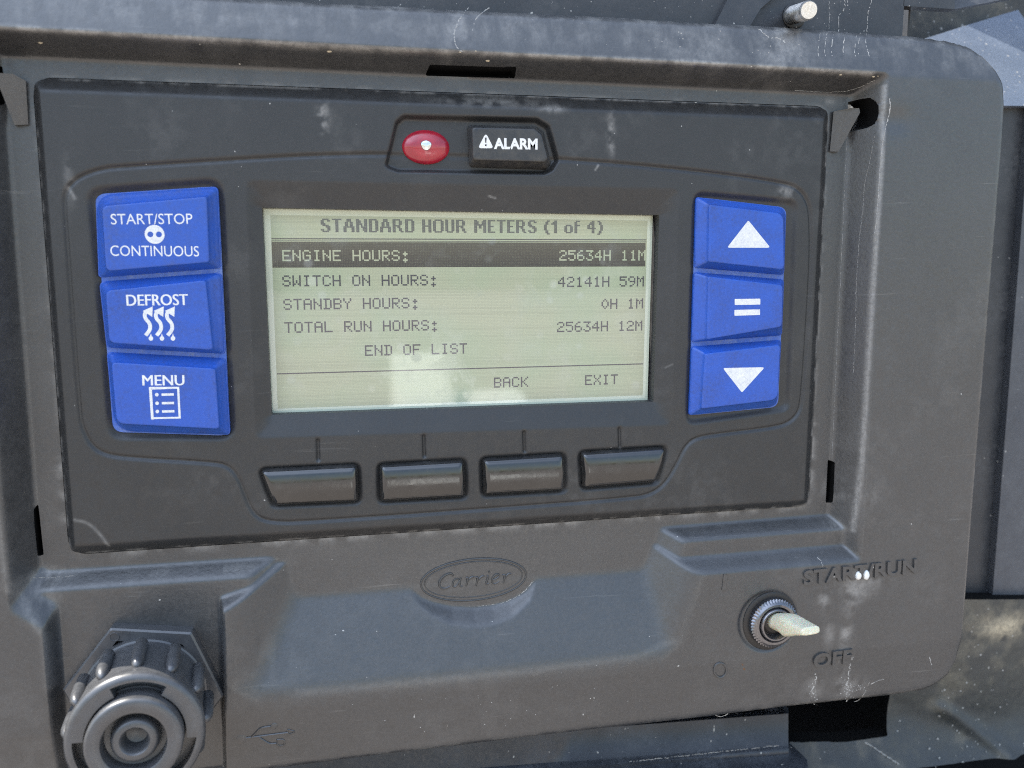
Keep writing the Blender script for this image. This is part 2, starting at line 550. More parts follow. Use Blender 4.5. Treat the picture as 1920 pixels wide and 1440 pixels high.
def lens_mat():
    m, nt, b = mat_new('red_lens')
    co = objcoord(nt)
    c = P(798.5, 276, 2); w = world(c[0], c[1], 2)
    mp = nd(nt, 'ShaderNodeVectorMath', operation='SUBTRACT'); mp.inputs[1].default_value = w
    nt.links.new(co, mp.inputs[0])
    ln = nd(nt, 'ShaderNodeVectorMath', operation='LENGTH'); nt.links.new(mp.outputs[0], ln.inputs[0])
    ringf = math_n(nt, 'FRACT', math_n(nt, 'MULTIPLY', ln.outputs['Value'], 1 / 0.00042))
    n = noise(nt, co, 300, 3)
    col = mixc(nt, ramp(nt, n, 0.35, 0.65), (0.30, 0.004, 0.020), (0.42, 0.012, 0.03))
    nt.links.new(col, b.inputs['Base Color'])
    b.inputs['Roughness'].default_value = 0.22
    b.inputs['Coat Weight'].default_value = 1.0; b.inputs['Coat Roughness'].default_value = 0.05
    nt.links.new(bump(nt, ringf, 0.35, 0.00012), b.inputs['Normal'])
    return m


M['lens'] = lens_mat()
M['lever'] = plastic('yellowed_translucent_plastic', (0.62, 0.58, 0.42), 0.16, dust=(0.6, 0.5, 0.25), dust_amt=0.3, grain=0.12)
M['lever'].node_tree.nodes['Principled BSDF'].inputs['Subsurface Weight'].default_value = 0.25
M['lever'].node_tree.nodes['Principled BSDF'].inputs['Subsurface Scale'].default_value = 0.002
M['ground'] = plastic('pale_gravel_ground', (0.215, 0.18, 0.148), 0.9, dust=(0.26, 0.218, 0.18), dust_amt=0.5, grain=0.2, grain_scale=60, blotch=0.8)

# ------------------------------------------------------------------ ground the unit stands over
HF, HB = 8.6, 4.2
g = mesh_obj('ground', [(-60000, -1500, -60000), (60000, -1500, -60000), (60000, -1500, 60000), (-60000, -1500, 60000)],
             [(0, 1, 2, 3)], M['ground'], smooth=False)
g.data.flip_normals() if g.data.polygons[0].normal.z < 0 else None
g['kind'] = 'structure'; g['label'] = 'pale sunlit gravel ground below the machine'; g['category'] = 'ground'

# unseen white block, added to put a bright reflection low in the screen
def mirror_at(px, py, dist):
    d = CAM_R.T @ np.array([(px - 960) / FPX, (py - 720) / FPX, 1.0]); t = (-2.4 - CAM_C[2]) / d[2]
    p = CAM_C + t * d; d = np.array([d[0], d[1], -d[2]])
    return p + d * (dist / d[2])


blk = thing('added_white_block', 'unseen stepped white block added in front of the panel to be mirrored in the screen', 'block', (0, -1500, 5200))
_a, _b, _c = mirror_at(735, 672, 5600), mirror_at(838, 700, 5600), mirror_at(982, 740, 5600)
bm_ = MB()
for (p_, q_) in ((_a, _b), (_b, _c)):
    tp_ = p_[1] if p_ is _a else _c[1]
    u0_, u1_ = p_[0] + (0 if p_ is _a else 1), q_[0]
    # front face leaning back, so that it looks up at the sun
    bm_.loft([[(u0_, -1500, 5900), (u1_, -1500, 5900), (u1_, -1500, 4500), (u0_, -1500, 4500)],
              [(u0_, tp_, 5900), (u1_, tp_, 5900), (u1_, tp_, 5600), (u0_, tp_, 5600)]], cap0=True)
M['added_block_paint'] = plastic('added_block_white', (0.80, 0.76, 0.66), 0.8, dust_amt=0.2, grain=0.2, grain_scale=80, blotch=2)
bm_.build('added_block_body', M['added_block_paint'], blk)

# ------------------------------------------------------------------ the black housing around the display
housing = thing('control_housing', 'weathered black plastic surround framing the display, with moulded START/RUN and OFF lettering',
                'control housing', (0, 0, 0))
CELL = 0.36
ul, ur = P(-90, 700, HF)[0], P(1905, 250, HF)[0] + 1
vb, vt = P(300, 1560, HF)[1], P(600, -60, HF)[1]
us = np.arange(ul, ur, CELL); vs = np.arange(vb, vt, CELL)
U, V = np.meshgrid(us, vs)

# front face: leans back a little along its top edge and above the recess, and in below the ramp
v_in = P(900, 105, HF)[1]
front = HF - 0.30 * np.maximum(0, V - v_in) - 0.09 * np.maximum(0, P(960, 1285, HF)[1] - V)
pl = lambda pts: plane(U, V, pts)
K = 1.0
top = pl([(0, 103, 0), (640, 130, 0), (1280, 161, 0), (1580, 176, 0), (0, 50, HF), (640, 88, HF), (1280, 115, HF), (1640, 137, HF)])
right = pl([(1590, 260, 0), (1583, 400, 0), (1573, 560, 0), (1562, 870, 0), (1660, 260, HF), (1652, 400, HF), (1641, 560, HF), (1620, 870, HF)])
left = pl([(27, 480, 0), (40, 650, 0), (65, 940, 0), (80, 1060, 0), (-27, 480, HF), (3, 960, HF), (13, 1105, HF)])
cl = lambda x, lim=HF: smin(x, front if lim == HF else np.full_like(x, lim), 0.8)
# a lower left block with the round connector, its pocket walls
pleft = pl([(112, 1193, HB), (118, 1293, HB), (82, 1193, HF), (92, 1293, HF)])
shoulder = pl([(30, 1150, HF), (75, 1172, HF), (70, 1112, HB), (112, 1140, HB)])
s_left = smax(smin(cl(left), 40 + 0 * U, K), smin(cl(pleft), shoulder, 1.2), 1.0)
a_top = pl([(90, 1072, 0), (300, 1060, 0), (510, 1045, 0), (95, 1107, HB), (300, 1093, HB), (470, 1081, HB)])
a_right = pl([(512, 1047, 0), (540, 1110, 0), (556, 1180, 0), (468, 1085, HB), (482, 1120, HB), (496, 1180, HB)])
s_a = smin(smin(a_top, a_right, 1.2), HB + 0 * U, 0.7)
rdg_r = pl([(434, 1150, HF), (450, 1260, HF), (546, 1112, 0), (556, 1180, 0), (574, 1240, 0)])
rdg_t = pl([(415, 1120, HB), (475, 1100, HB), (415, 1150, HF), (475, 1130, HF)])
e0 = np.array(P(416, 1150, HF)); e1 = np.array(P(419, 1290, HF))
ed = (e1 - e0) / np.linalg.norm(e1 - e0); enrm = np.array([-ed[1], ed[0]])
if enrm[0] < 0: enrm = -enrm
rdg_l = HF + 6.0 * ((U - e0[0]) * enrm[0] + (V - e0[1]) * enrm[1])
s_r = smin(smin(smin(rdg_r, front, 3.4), rdg_t, 1.2), rdg_l, 0.6)
# central ramp
s_ramp = smin(pl([(545, 1117, 0), (640, 1111, 0), (770, 1107, 0), (1010, 1085, 0), (1200, 1068, 0),
                  (560, 1300, HF), (640, 1293, HF), (960, 1262, HF), (1200, 1232, HF)]), front, 1.0)
pock = smax(pleft * 0 - 40, pl([(112, 1193, HB), (118, 1293, HB), (82, 1193, HF), (92, 1293, HF)]) * 0 - 40, 1)
rampmask_left = (rdg_l < HF - 0.2)
s_ramp = np.where(rampmask_left, -5.0, s_ramp)
# right block
c1_top = pl([(1280, 987, 0), (1400, 978, 0), (1530, 967, 0), (1280, 1015, HB), (1400, 1005, HB), (1560, 993, HB)])
c1_left = pl([(1240, 985, 0), (1226, 1028, 0), (1280, 1018, HB), (1276, 1042, HB)])
s_c1 = smin(smin(c1_top, c1_left, 1.2), HB + 0 * U, 0.6)
c2_top = pl([(1280, 1046, HB), (1400, 1037, HB), (1560, 1025, HB), (1300, 1078, HF), (1400, 1069, HF), (1590, 1052, HF)])
c2_left = pl([(1222, 1045, 0), (1203, 1068, 0), (1300, 1075, HF), (1292, 1120, HF)])
s_c2 = smin(smin(c2_left, front, 3.0), c2_top, 0.9)
# badge: level plate cut into the ramp
badge_rim = [(774, 1108), (792, 1122), (815, 1131), (849, 1138), (888, 1139.5), (920, 1136), (951, 1128), (982, 1112), (1004, 1086),
             (1004, 1040), (774, 1050)]
bd_s = sdf(U, V, PP(badge_rim, 0.0))
s_ramp = np.minimum(s_ramp, 0.0 + 1.25 * np.maximum(bd_s, -0.01))
H = np.zeros_like(U)
bottom = smax(smax(smax(s_a, s_r, 1.0), s_ramp, 2.0), smax(s_c1, s_c2, 0.4), 1.8)
H = smax(H, bottom, 0.4)
walls = smax(cl(top), smax(cl(right), s_left, 1.2), 2.0)
H = smax(H, walls, 0.9)
H = np.minimum(H, front)
# dent in the right inner edge and soft moulded dimple
du, dv = P(1678, 225, HF)
rr = np.sqrt(((U - du) / 5.2) ** 2 + ((V - dv) / 3.4) ** 2)
H -= 0.5 * np.exp(-rr ** 2 * 1.3) * (H > HF * 0.5)
# shallow seat around the toggle
tu, tv = P(1440, 1165, HF)
H -= 0.8 * (1 - sstep(np.hypot(U - tu, V - tv), 8.0, 8.8))
outer_px = [(-400, -64), (0, -40), (400, -16), (680, 0), (980, 15), (1280, 31), (1560, 49), (1690, 58), (1745, 63), (1800, 72), (1830, 82), (1855, 103), (1872, 130),
            (1881, 160), (1883, 195), (1880, 260), (1862, 480), (1823, 960), (1808, 1150), (1803, 1200), (1795, 1240), (1780, 1270),
            (1757, 1289), (1735, 1299), (1697, 1306), (1470, 1332), (1280, 1355), (960, 1392), (640, 1432), (300, 1475), (-60, 1520), (-400, 1560)]
outer = PP(outer_px, HF - 1.5)
S_out = sdf(U, V, outer)
RE = 2.6
dd = np.clip(-S_out, 0, RE)
H -= (RE - np.sqrt(np.maximum(RE * RE - (RE - dd) ** 2, 0)))
H = blur(H, 0.9)
Hs = H.copy()


def Hat(u, v):
    x = (u - us[0]) / CELL; y = (v - vs[0]) / CELL
    i = int(np.clip(x, 0, len(us) - 2)); j = int(np.clip(y, 0, len(vs) - 2)); fx = min(1, max(0, x - i)); fy = min(1, max(0, y - j))
    return ((Hs[j, i] * (1 - fx) + Hs[j, i + 1] * fx) * (1 - fy) + (Hs[j + 1, i] * (1 - fx) + Hs[j + 1, i + 1] * fx) * fy)


def hit(px, py, n_top=11.0):
    """where the sight line meets the housing surface"""
    n = n_top
    while n > -2:
        u, v = P(px, py, n)
        if Hat(u, v) >= n: break
        n -= 0.04
    u, v = P(px, py, n)
    return np.array([u, v, n])


def hits(pts):
    return np.array([hit(x, y) for x, y in pts])


holes_px = {
    'slot_top': [(797, 142), (806, 121), (968, 126), (966, 147)],
    'slot_clip': [(1588, 250), (1590, 191), (1612, 186), (1632, 183), (1645, 193), (1648, 212), (1641, 232), (1626, 240), (1608, 244)],
    'slot_right': [(1552, 862), (1565, 866), (1563, 925), (1560, 943), (1548, 943)],
    'slot_left': [(72, 944), (63, 955), (64, 985), (69, 1030), (71, 1044), (82, 1040)],
    'slot_edge': [(-20, 118), (4, 124), (9, 150), (9, 195), (-20, 200)],
}
S = S_out.copy()
for k, poly in holes_px.items():
    pu = hits(poly)[:, :2]
    S = np.maximum(S, -sdf(U, V, pu))
# the display module sits in an opening of the ledge
mod_px = [(62, 146), (1553, 201), (1516, 947), (131, 1039)]
mod_uv = PP(mod_px, 0.0)
mod_round = round_poly(ccw(mod_uv), 4.2, 8)
cen = mod_uv.mean(0)
S = np.maximum(S, -(sdf(U, V, mod_round) - 0.20))

# dirt: dust smears, dried runs, and a highlight painted on the right crease
n1 = noise2(U, V, 22, 1); n2 = noise2(U, V, 3.0, 2); n3 = noise2(U * 3.2, V, 6.0, 3)
dirt_and_light = 0.07 * sstep(n1, 0.5, 0.75) * sstep(n2, 0.35, 0.7)


def smear(cx, cy, ru, rv, amt, n=HF, ang=0.0):
    u0, v0 = P(cx, cy, n)
    c, s = math.cos(ang), math.sin(ang)
    x = ((U - u0) * c + (V - v0) * s) / ru; y = (-(U - u0) * s + (V - v0) * c) / rv
    return amt * np.exp(-(x * x + y * y))


topband = sstep(V, v_in - 1, v_in + 6)
dirt_and_light += topband * (0.16 * sstep(n3, 0.45, 0.75) + 0.14 * sstep(n2, 0.40, 0.8) + 0.05)
edge_wear = np.exp(-((S_out + 1.0) / 0.7) ** 2)
dirt_and_light += 0.30 * edge_wear * sstep(n2, 0.35, 0.75)
for args in [(1475, 100, 6, 6, .55), (1310, 90, 9, 5, .35), (860, 60, 3, 8, .35), (1620, 1090, 7, 3, .45), (1545, 1120, 2.0, 3.5, .55),
             (1600, 1115, 4, 3, .6), (1590, 1180, 2, 8, .25), (1555, 1190, 1.5, 3, .5), (1585, 1190, 1.3, 3, .5), (1600, 1290, 4, 3, .5),
             (1530, 1290, 2.5, 4, .4), (1580, 1240, 1.6, 8, .3), (500, 1260, 10, 8, .12)]:
    dirt_and_light += smear(*args) * sstep(n2, 0.3, 0.6)
for args in [(1590, 920, 5, 2.2, .55, 4), (90, 1080, 6, 1.5, .5, 2), (1560, 985, 4, 1.5, .5, 3), (80, 1120, 3, 4, .4, 6), (400, 1065, 14, 0.8, .3, 1),
             (1555, 190, 3, 1, .4, 0)]:
    dirt_and_light += smear(*args) * sstep(n3, 0.35, 0.65)
# dust along the seam of the module
seam = sdf(U, V, mod_round)
dirt_and_light += (0.30 * np.exp(-((seam - 0.3) / 0.5) ** 2) + 0.35 * np.exp(-((seam - 0.6) / 1.0) ** 2) * (V < -30)) * sstep(n2, 0.35, 0.75)
wl_ = lambda pts, w, a, n=HF: a * np.exp(-(line_dist(U, V, PP(pts, n)) / w) ** 2)
dirt_and_light += (wl_([(1662, 160), (1656, 300), (1648, 420), (1639, 560), (1620, 870), (1608, 1000)], 0.42, 0.75)  # pale line paints the light caught along the right crease
         + wl_([(0, 48), (640, 87), (1280, 115), (1640, 137)], 0.5, 0.95) * (0.4 + 0.6 * sstep(n2, .3, .6))
         + wl_([(-20, 880), (14, 1105), (60, 1165), (82, 1195), (92, 1293)], 0.8, 0.30)
         + wl_([(560, 1300), (640, 1293), (960, 1262), (1200, 1232), (1262, 1205)], 0.9, 0.16))
dirt_and_light = np.clip(dirt_and_light * 0.62, 0, 1)
shell = field_mesh('housing_shell', U, V, H, S, CELL, 9.0, M['shell'], housing, {'dirt_and_light': dirt_and_light})

b = MB()
b.box(ul + 2, ur - 6, vb + 2, vt - 14, -26, -24)
b.build('back_plate', M['void'], housing)
# wedge retaining clips at both upper corners of the module
b = MB()
b.loft([[(x, y, n) for (x, y), n in zip(PP([(1560, 283), (1574, 284), (1605, 213), (1603, 205), (1588, 205), (1566, 208)], q), ns)] for q, ns in
        ((-2, [-2] * 6), (1, [0.4, 0.4, 2.2, 2.2, 2.2, 0.6]), (1.6, [0.6, 1.2, 3.4, 3.4, 3.4, 0.9]))])
b.build('retaining_clip', M['shell'], housing, angle=25)
b = MB()
b.loft([[(x, y, n) for (x, y), n in zip(PP([(-25, 138), (30, 142), (46, 150), (50, 232), (26, 234), (-2, 150)], q), ns)] for q, ns in
        ((-2, [-2] * 6), (1, [2.0, 2.2, 0.6, 0.4, 0.4, 2.0]), (1.6, [3.2, 3.4, 0.9, 0.6, 1.2, 3.2]))])
b.build('retaining_clip', M['shell'], housing, angle=25)
# lugs inside the clip opening
b = MB()
u0, v0 = P(1603, 235, -4)
b.box(u0 - 0.5, u0 + 1.0, v0 - 2, v0 + 6, -9, -3)
b.build('clip_tongue', M['steel'], housing)

# moulded lettering on the housing
def shell_text(body, p0, p1, hpx, depth=0.35, bold=0.02, name='raised_lettering'):
    a = hit(*p0); c = hit(*p1)
    h0 = hit(p0[0], p0[1] - hpx)
    d = c - a; w = np.linalg.norm(d); d /= w
    up = h0 - a; up -= d * (up @ d); hh = np.linalg.norm(up); up /= hh
    nn = np.cross(d, up)
    return text_mesh(body, a + nn * (0.5 * depth - 0.12), d, up, w, hh, depth=depth, bold=bold, mat=M['shell'], name=name, parent=housing)


shell_text('START/RUN', (1505, 1097), (1717, 1074), 28, 0.7, 0.03)
shell_text('OFF', (1523, 1252), (1595, 1242), 27, 0.7, 0.03)
shell_text('I', (1353, 1106), (1360, 1106), 30, 0.4)


def ring_pts(cx, cy, rx, ry, n=40, ang=0.0):
    return [(cx + rx * math.cos(t) * math.cos(ang) - ry * math.sin(t) * math.sin(ang),
             cy + rx * math.cos(t) * math.sin(ang) + ry * math.sin(t) * math.cos(ang)) for t in [2 * math.pi * k / n for k in range(n)]]


b = MB()
b.tube([p + (0, 0, 0.12) for p in hits(ring_pts(1350, 1256, 11.5, 13.5, 28))], 0.28, 8, True)
b.build('raised_off_mark', M['shell'], housing)

# oval badge: two raised lines and slanted written word, laid on the level plate
badge = MB()
badge.tube([(u, v, 0.05) for u, v in PP(ring_pts(887.6, 1086.5, 99, 38.5, 72, math.radians(-6.0)), 0)], 0.26, 8, True)
badge.tube([(u, v, 0.03) for u, v in PP(ring_pts(887.6, 1086, 92, 32.5, 72, math.radians(-6.0)), 0)], 0.17, 8, True)
badge_o = badge.build('badge', M['badge'], housing)
Z = lambda pts: [(740 + x / 6.4, 1020 + y / 6.4) for x, y in pts]
strokes = [
    ([(700, 385), (690, 355), (650, 352), (590, 380), (545, 430), (530, 490), (555, 530), (610, 535), (665, 505)], 1.0),
    ([(775, 425), (740, 410), (705, 440), (692, 490), (710, 520), (745, 500), (785, 425)], .8), ([(795, 405), (775, 470), (785, 510), (815, 505)], .9),
    ([(855, 405), (880, 400), (870, 450), (858, 505)], .95), ([(875, 450), (905, 405), (940, 390), (950, 400)], .9),
    ([(965, 400), (1000, 395), (990, 440), (975, 500)], .95), ([(995, 445), (1025, 400), (1060, 380), (1075, 390)], .9),
    ([(1105, 385), (1125, 382), (1105, 440), (1090, 488), (1130, 470)], .95), ([(1130, 325), (1135, 340)], 1.1),
    ([(1165, 430), (1215, 420), (1260, 385), (1240, 355), (1200, 370), (1165, 420), (1170, 470), (1205, 480), (1255, 450)], .85),
    ([(1290, 375), (1325, 365), (1315, 415), (1300, 470)], .95), ([(1318, 420), (1345, 375), (1375, 350), (1398, 362)], .9)]
b = MB()
for pts, wdt in strokes:
    q = smooth_path(PP(Z(pts), 0.0), it=2)
    n = len(q)
    b.tube([(u, v, 0.03) for u, v in q], [wdt * (0.17 + 0.17 * math.sin(math.pi * (0.15 + 0.7 * i / max(1, n - 1)))) for i in range(n)], 7)
o = b.build('badge_lettering', M['badge'], badge_o)

# trident symbol beside the round connector
b = MB()
def sp(pts, r, closed=False):
    b.tube([p + (0, 0, 0.05) for p in hits(smooth_path([(420 + x / 12, 1330 + y / 12) for x, y in pts], closed, 1))], r, 7, closed)


sp([(500, 640), (900, 590), (1440, 520)], 0.27)
sp([(600, 640), (720, 520), (820, 410), (1050, 380)], 0.27)
sp([(780, 620), (900, 700), (1040, 780), (1180, 760)], 0.27)
sp([(1430, 450), (1630, 495), (1440, 570), (1430, 450)], 0.16)
sp([(1190, 680), (1355, 665), (1370, 800), (1200, 825), (1190, 680)], 0.2)
for cx, cy, r in ((390, 670, 120), (1130, 370, 80)):
    c = hit(420 + cx / 12, 1330 + cy / 12); e = hit(420 + (cx + r) / 12, 1330 + cy / 12); R0 = abs(e[0] - c[0])
    b.loft([[tuple(c + (R0 * k * math.cos(t), R0 * k * math.sin(t), z)) for t in [2 * math.pi * i / 24 for i in range(24)]]
            for k, z in ((1, -0.1), (1, 0.08), (0.85, 0.16))])
b.build('trident_symbol', M['shell'], housing)

# dried mineral runs and cracks
def ribbon(b, pts, w, jit=0.35, lift=0.03, it=2, breaks=0.0, conv=None):
    q = smooth_path(np.asarray(pts, float), it=it)
    seg = []
    for i in range(len(q) - 1):
        d = np.linalg.norm(q[i + 1] - q[i]); k = max(1, int(d / 2.2))
        for j in range(k): seg.append(q[i] + (q[i + 1] - q[i]) * j / k)
    seg.append(q[-1]); seg = np.array(seg)
    seg += rng.normal(0, jit, seg.shape)
    s3 = (conv or hits)(seg); L = []; R_ = []
    n = len(s3)
    for i in range(n):
        t = s3[min(n - 1, i + 1)] - s3[max(0, i - 1)]; t /= (np.linalg.norm(t) + 1e-9)
        side = np.cross(t, (0.0, 0.0, 1.0)); side /= (np.linalg.norm(side) + 1e-9)
        ww = w * (0.35 + 0.9 * rng.random()) * 0.5
        L.append(s3[i] + side * ww + (0, 0, lift)); R_.append(s3[i] - side * ww + (0, 0, lift))
    for i in range(n - 1):
        if rng.random() < breaks: continue
        b.add([R_[i], R_[i + 1], L[i + 1], L[i]], [(0, 3, 2, 1)])


def specks(b, cx, cy, sx, sy, count, size, conv=None):
    for _ in range(count):
        x, y = rng.normal(cx, sx), rng.normal(cy, sy)
        c = (conv or hits)([(x, y)])[0]; r = size * (0.4 + rng.random())
        k = rng.integers(5, 8); a0 = rng.random() * 6
        b.add([tuple(c + (r * (0.6 + 0.6 * rng.random()) * math.cos(a0 + 6.283 * i / k), r * (0.6 + 0.6 * rng.random()) * math.sin(a0 + 6.283 * i / k), 0.03))
               for i in range(k)], [tuple(range(k))])


b = MB()
ribbon(b, [(1640, 255), (1632, 300), (1620, 345), (1618, 400), (1612, 440), (1606, 520), (1604, 620), (1600, 700)], 0.16, breaks=.12)
ribbon(b, [(1668, 185), (1670, 205), (1660, 240), (1652, 290), (1648, 350), (1645, 400), (1640, 440)], 0.30, .3)
ribbon(b, [(1642, 440), (1634, 500), (1630, 560), (1622, 620)], 0.10, breaks=.4)
ribbon(b, [(1588, 260), (1584, 340), (1577, 500), (1567, 700), (1560, 860)], 0.10, .15, breaks=.15)
ribbon(b, [(1490, 169), (1530, 172), (1575, 173), (1605, 167), (1640, 150)], 0.16, .4)
ribbon(b, [(880, 12), (862, 35), (850, 62), (855, 90), (868, 98)], 0.22, .5, breaks=.2)
ribbon(b, [(917, 15), (892, 32), (886, 58)], 0.2, .4, breaks=.2)
ribbon(b, [(1423, 55), (1440, 72), (1455, 70), (1472, 78)], 0.35, .7, breaks=.15)
for x in (1533, 1545, 1558, 1580, 1602, 1608):
    ribbon(b, [(x + 5, 62), (x + 2, 80), (x, 95), (x + 2, 105)], 0.22, .6, breaks=.35)
ribbon(b, [(1625, 62), (1622, 80), (1630, 106)], 0.2, .6, breaks=.25)
ribbon(b, [(1600, 1230), (1592, 1255), (1590, 1275), (1586, 1300), (1590, 1315), (1584, 1318)], 0.35, 1.4, breaks=.25)
specks(b, 1590, 1290, 6, 12, 60, 0.16); specks(b, 1605, 1288, 10, 4, 30, 0.14)
ribbon(b, [(1530, 1262), (1527, 1285), (1522, 1297), (1530, 1312), (1528, 1322)], 0.32, 1.4, breaks=.3)
specks(b, 1525, 1300, 4, 10, 22, 0.15)
ribbon(b, [(1590, 1200), (1592, 1215), (1588, 1228)], 0.22, .8, breaks=.2)
ribbon(b, [(1542, 1200), (1544, 1218), (1552, 1222), (1560, 1218)], 0.2, .8, breaks=.2)
ribbon(b, [(1630, 1278), (1624, 1295), (1612, 1312), (1602, 1316)], 0.14, .3)
ribbon(b, [(1632, 1282), (1645, 1275), (1660, 1273)], 0.22, .8, breaks=.2)
ribbon(b, [(1743, 1232), (1746, 1248)], 0.28, .4)
ribbon(b, [(1340, 1340), (1352, 1345), (1365, 1338)], 0.2, .4)
ribbon(b, [(1532, 1045), (1540, 1052), (1542, 1062)], 0.3, .8)
ribbon(b, [(1660, 978), (1668, 990), (1668, 1008), (1676, 1020)], 0.16, .4, breaks=.2)
specks(b, 700, 700, 600, 500, 60, 0.10)
specks(b, 1000, 1380 - 60, 260, 40, 40, 0.10)
specks(b, 1740, 700, 50, 300, 25, 0.09)
specks(b, 1350, 75, 160, 18, 30, 0.16)
ribbon(b, [(60, 1083), (100, 1083), (140, 1080)], 0.22, .6, breaks=.3)
ribbon(b, [(1000, 1090), (985, 1108), (965, 1122), (940, 1131)], 0.25, .3, breaks=.1)
ribbon(b, [(940, 1131), (915, 1135), (880, 1138)], 0.12, .3, breaks=.3)
b.build('mineral_runs', M['crust'], housing)
# pale grit under the top lip
for x, y, s in ((75, 80, .9), (622, 98, 1.1), (916, 113, 1.0), (1575, 140, .8), (1585, 141, .6), (1640, 144, .9), (1650, 143, .5), (865, 95, .6), (890, 96, .5)):
    b = MB()
    for _ in range(1):
        c = hit(x + rng.normal(0, 3), y + rng.normal(0, 1))
        r = 0.34 * s
        b.loft([[tuple(c + (r * k * 1.5 * math.cos(t), r * k * 0.7 * math.sin(t), z * r)) for t in [2 * math.pi * i / 10 for i in range(10)]]
                for k, z in ((1, -0.1), (0.8, 0.4), (0.4, 0.6))])
    b.build('dried_grit', M['tan'], housing)

# two water drops on the lettering, their bright glint painted white
b = MB()
for x, y, rx, ry in ((1609, 1079, 5.5, 8), (1624, 1078, 5.5, 9)):
    c = hit(x, y); r = 1
    du_ = abs(hit(x + rx, y)[0] - c[0]); dv_ = abs(hit(x, y + ry)[1] - c[1])
    b.loft([[tuple(c + (du_ * k * math.cos(t), dv_ * k * math.sin(t), z)) for t in [2 * math.pi * i / 16 for i in range(16)]]
            for k, z in ((1, 0.0), (0.92, 0.35), (0.7, 0.62), (0.35, 0.78))])
b.build('glint_drop', M['white'], housing, label='small white drop on the moulded lettering')  # white stands for the glint on a water drop
# rust run below the toggle
b = MB()
ribbon(b, [(1393, 1228), (1392, 1242), (1396, 1258)], 0.9, .6, 0.02)
M['rust'] = plastic('rust_stain', (0.13, 0.065, 0.03), 0.7, dust=(0.05, 0.04, 0.035), dust_amt=0.8, grain=0.3, blotch=400)
b.build('rust_run', M['rust'], housing)

# ------------------------------------------------------------------ display module
module = thing('display_module', 'dark grey control display module with lit green screen, blue keys and red lamp', 'display', (0, 0, 0))
HM = 2.5
C2 = 0.27
u2 = np.arange(mod_uv[:, 0].min() - 1, mod_uv[:, 0].max() + 1, C2); v2 = np.arange(mod_uv[:, 1].min() - 1, mod_uv[:, 1].max() + 1, C2)
U2, V2 = np.meshgrid(u2, v2)
pm = lambda pts: plane(U2, V2, pts)
F = np.full_like(U2, HM)
F = smin(F, pm([(62, 143, 0), (800, 170, 0), (1553, 200, 0), (90, 168, HM), (800, 196, HM), (1530, 223, HM)]), 0.4)
F = smin(F, pm([(60, 160, 0), (85, 480, 0), (118, 900, 0), (128, 1020, 0), (74, 200, HM), (100, 480, HM), (137, 1000, HM)]), 0.4)
F = smin(F, pm([(1553, 215, 0), (1516, 930, 0), (1545, 230, HM), (1509, 920, HM)]), 0.4)
F = smin(F, pm([(150, 1040, 0), (1500, 952, 0), (150, 1023, HM), (1490, 940, HM)]), 0.4)
ins = smooth_path(PP([(745, 288), (600, 290), (420, 300), (235, 312), (190, 316), (150, 330), (128, 348), (120, 370), (121, 400), (135, 600), (149, 780),
                      (155, 805), (170, 835), (195, 852), (240, 859), (405, 868), (430, 876), (446, 895), (458, 925), (470, 955), (485, 972),
                      (510, 979), (560, 980), (900, 956), (1190, 934), (1225, 925), (1250, 905), (1270, 870), (1284, 840), (1300, 824), (1325, 817), (1450, 802),
                      (1480, 793), (1498, 775), (1504, 750), (1511, 660), (1522, 480), (1520, 400), (1515, 378), (1503, 358), (1478, 343), (1300, 319),
                      (1045, 296)], HM), True, 2)
gd = sdf(U2, V2, ins)
F -= 0.22 * sstep(-gd, -0.2, 0.2) + 0.55 * np.exp(-(gd / 0.33) ** 2)
HI = HM - 0.22


def well(poly_px, depth, r, wall=0.7, lip=0.0):
    global F
    s = sdf(U2, V2, round_poly(ccw(PP(poly_px, HI)), r, 6))
    F = F - depth * sstep(-s, -wall * 0.25, wall)
    if lip: F = F + lip * np.exp(-((s - 0.5) / 0.6) ** 2)


well([(160, 352), (420, 332), (443, 826), (202, 824)][::1], 1.0, 4.0, 1.6)
well([(1300, 357), (1497, 375), (1481, 770), (1285, 798)], 1.0, 3.0, 1.4)
soft_px = [
    [(486, 880), (670, 871), (673, 942), (514, 949)],
    [(712, 871), (870, 862), (873, 933), (713, 942)],
    [(905, 860), (1057, 851), (1059, 921), (907, 930)],
    [(1090, 848), (1250, 838), (1230, 905), (1093, 917)]]
for q in soft_px:
    c = np.mean(q, 0)
    well([tuple(c + (np.array(p) - c) * (1 + 5 / np.linalg.norm((np.array(p) - c))) + np.sign(np.array(p) - c) * 2.5) for p in q], 0.9, 2.0, 1.3)
alarm_px = [(722, 310), (742, 228), (756, 216), (1007, 222), (1030, 236), (1048, 300), (1036, 320), (1022, 326), (747, 322), (730, 316)]
well(alarm_px, 1.9, 1.2, 0.7)
for x0, y0, x1, y1 in ((596, 826, 597, 862), (795, 818, 796, 856), (983, 811, 984, 847), (1162, 804, 1163, 838)):
    ds = line_dist(U2, V2, PP([(x0, y0), (x1, y1)], HI))
    F -= 0.9 * np.exp(-(ds / 0.36) ** 2)
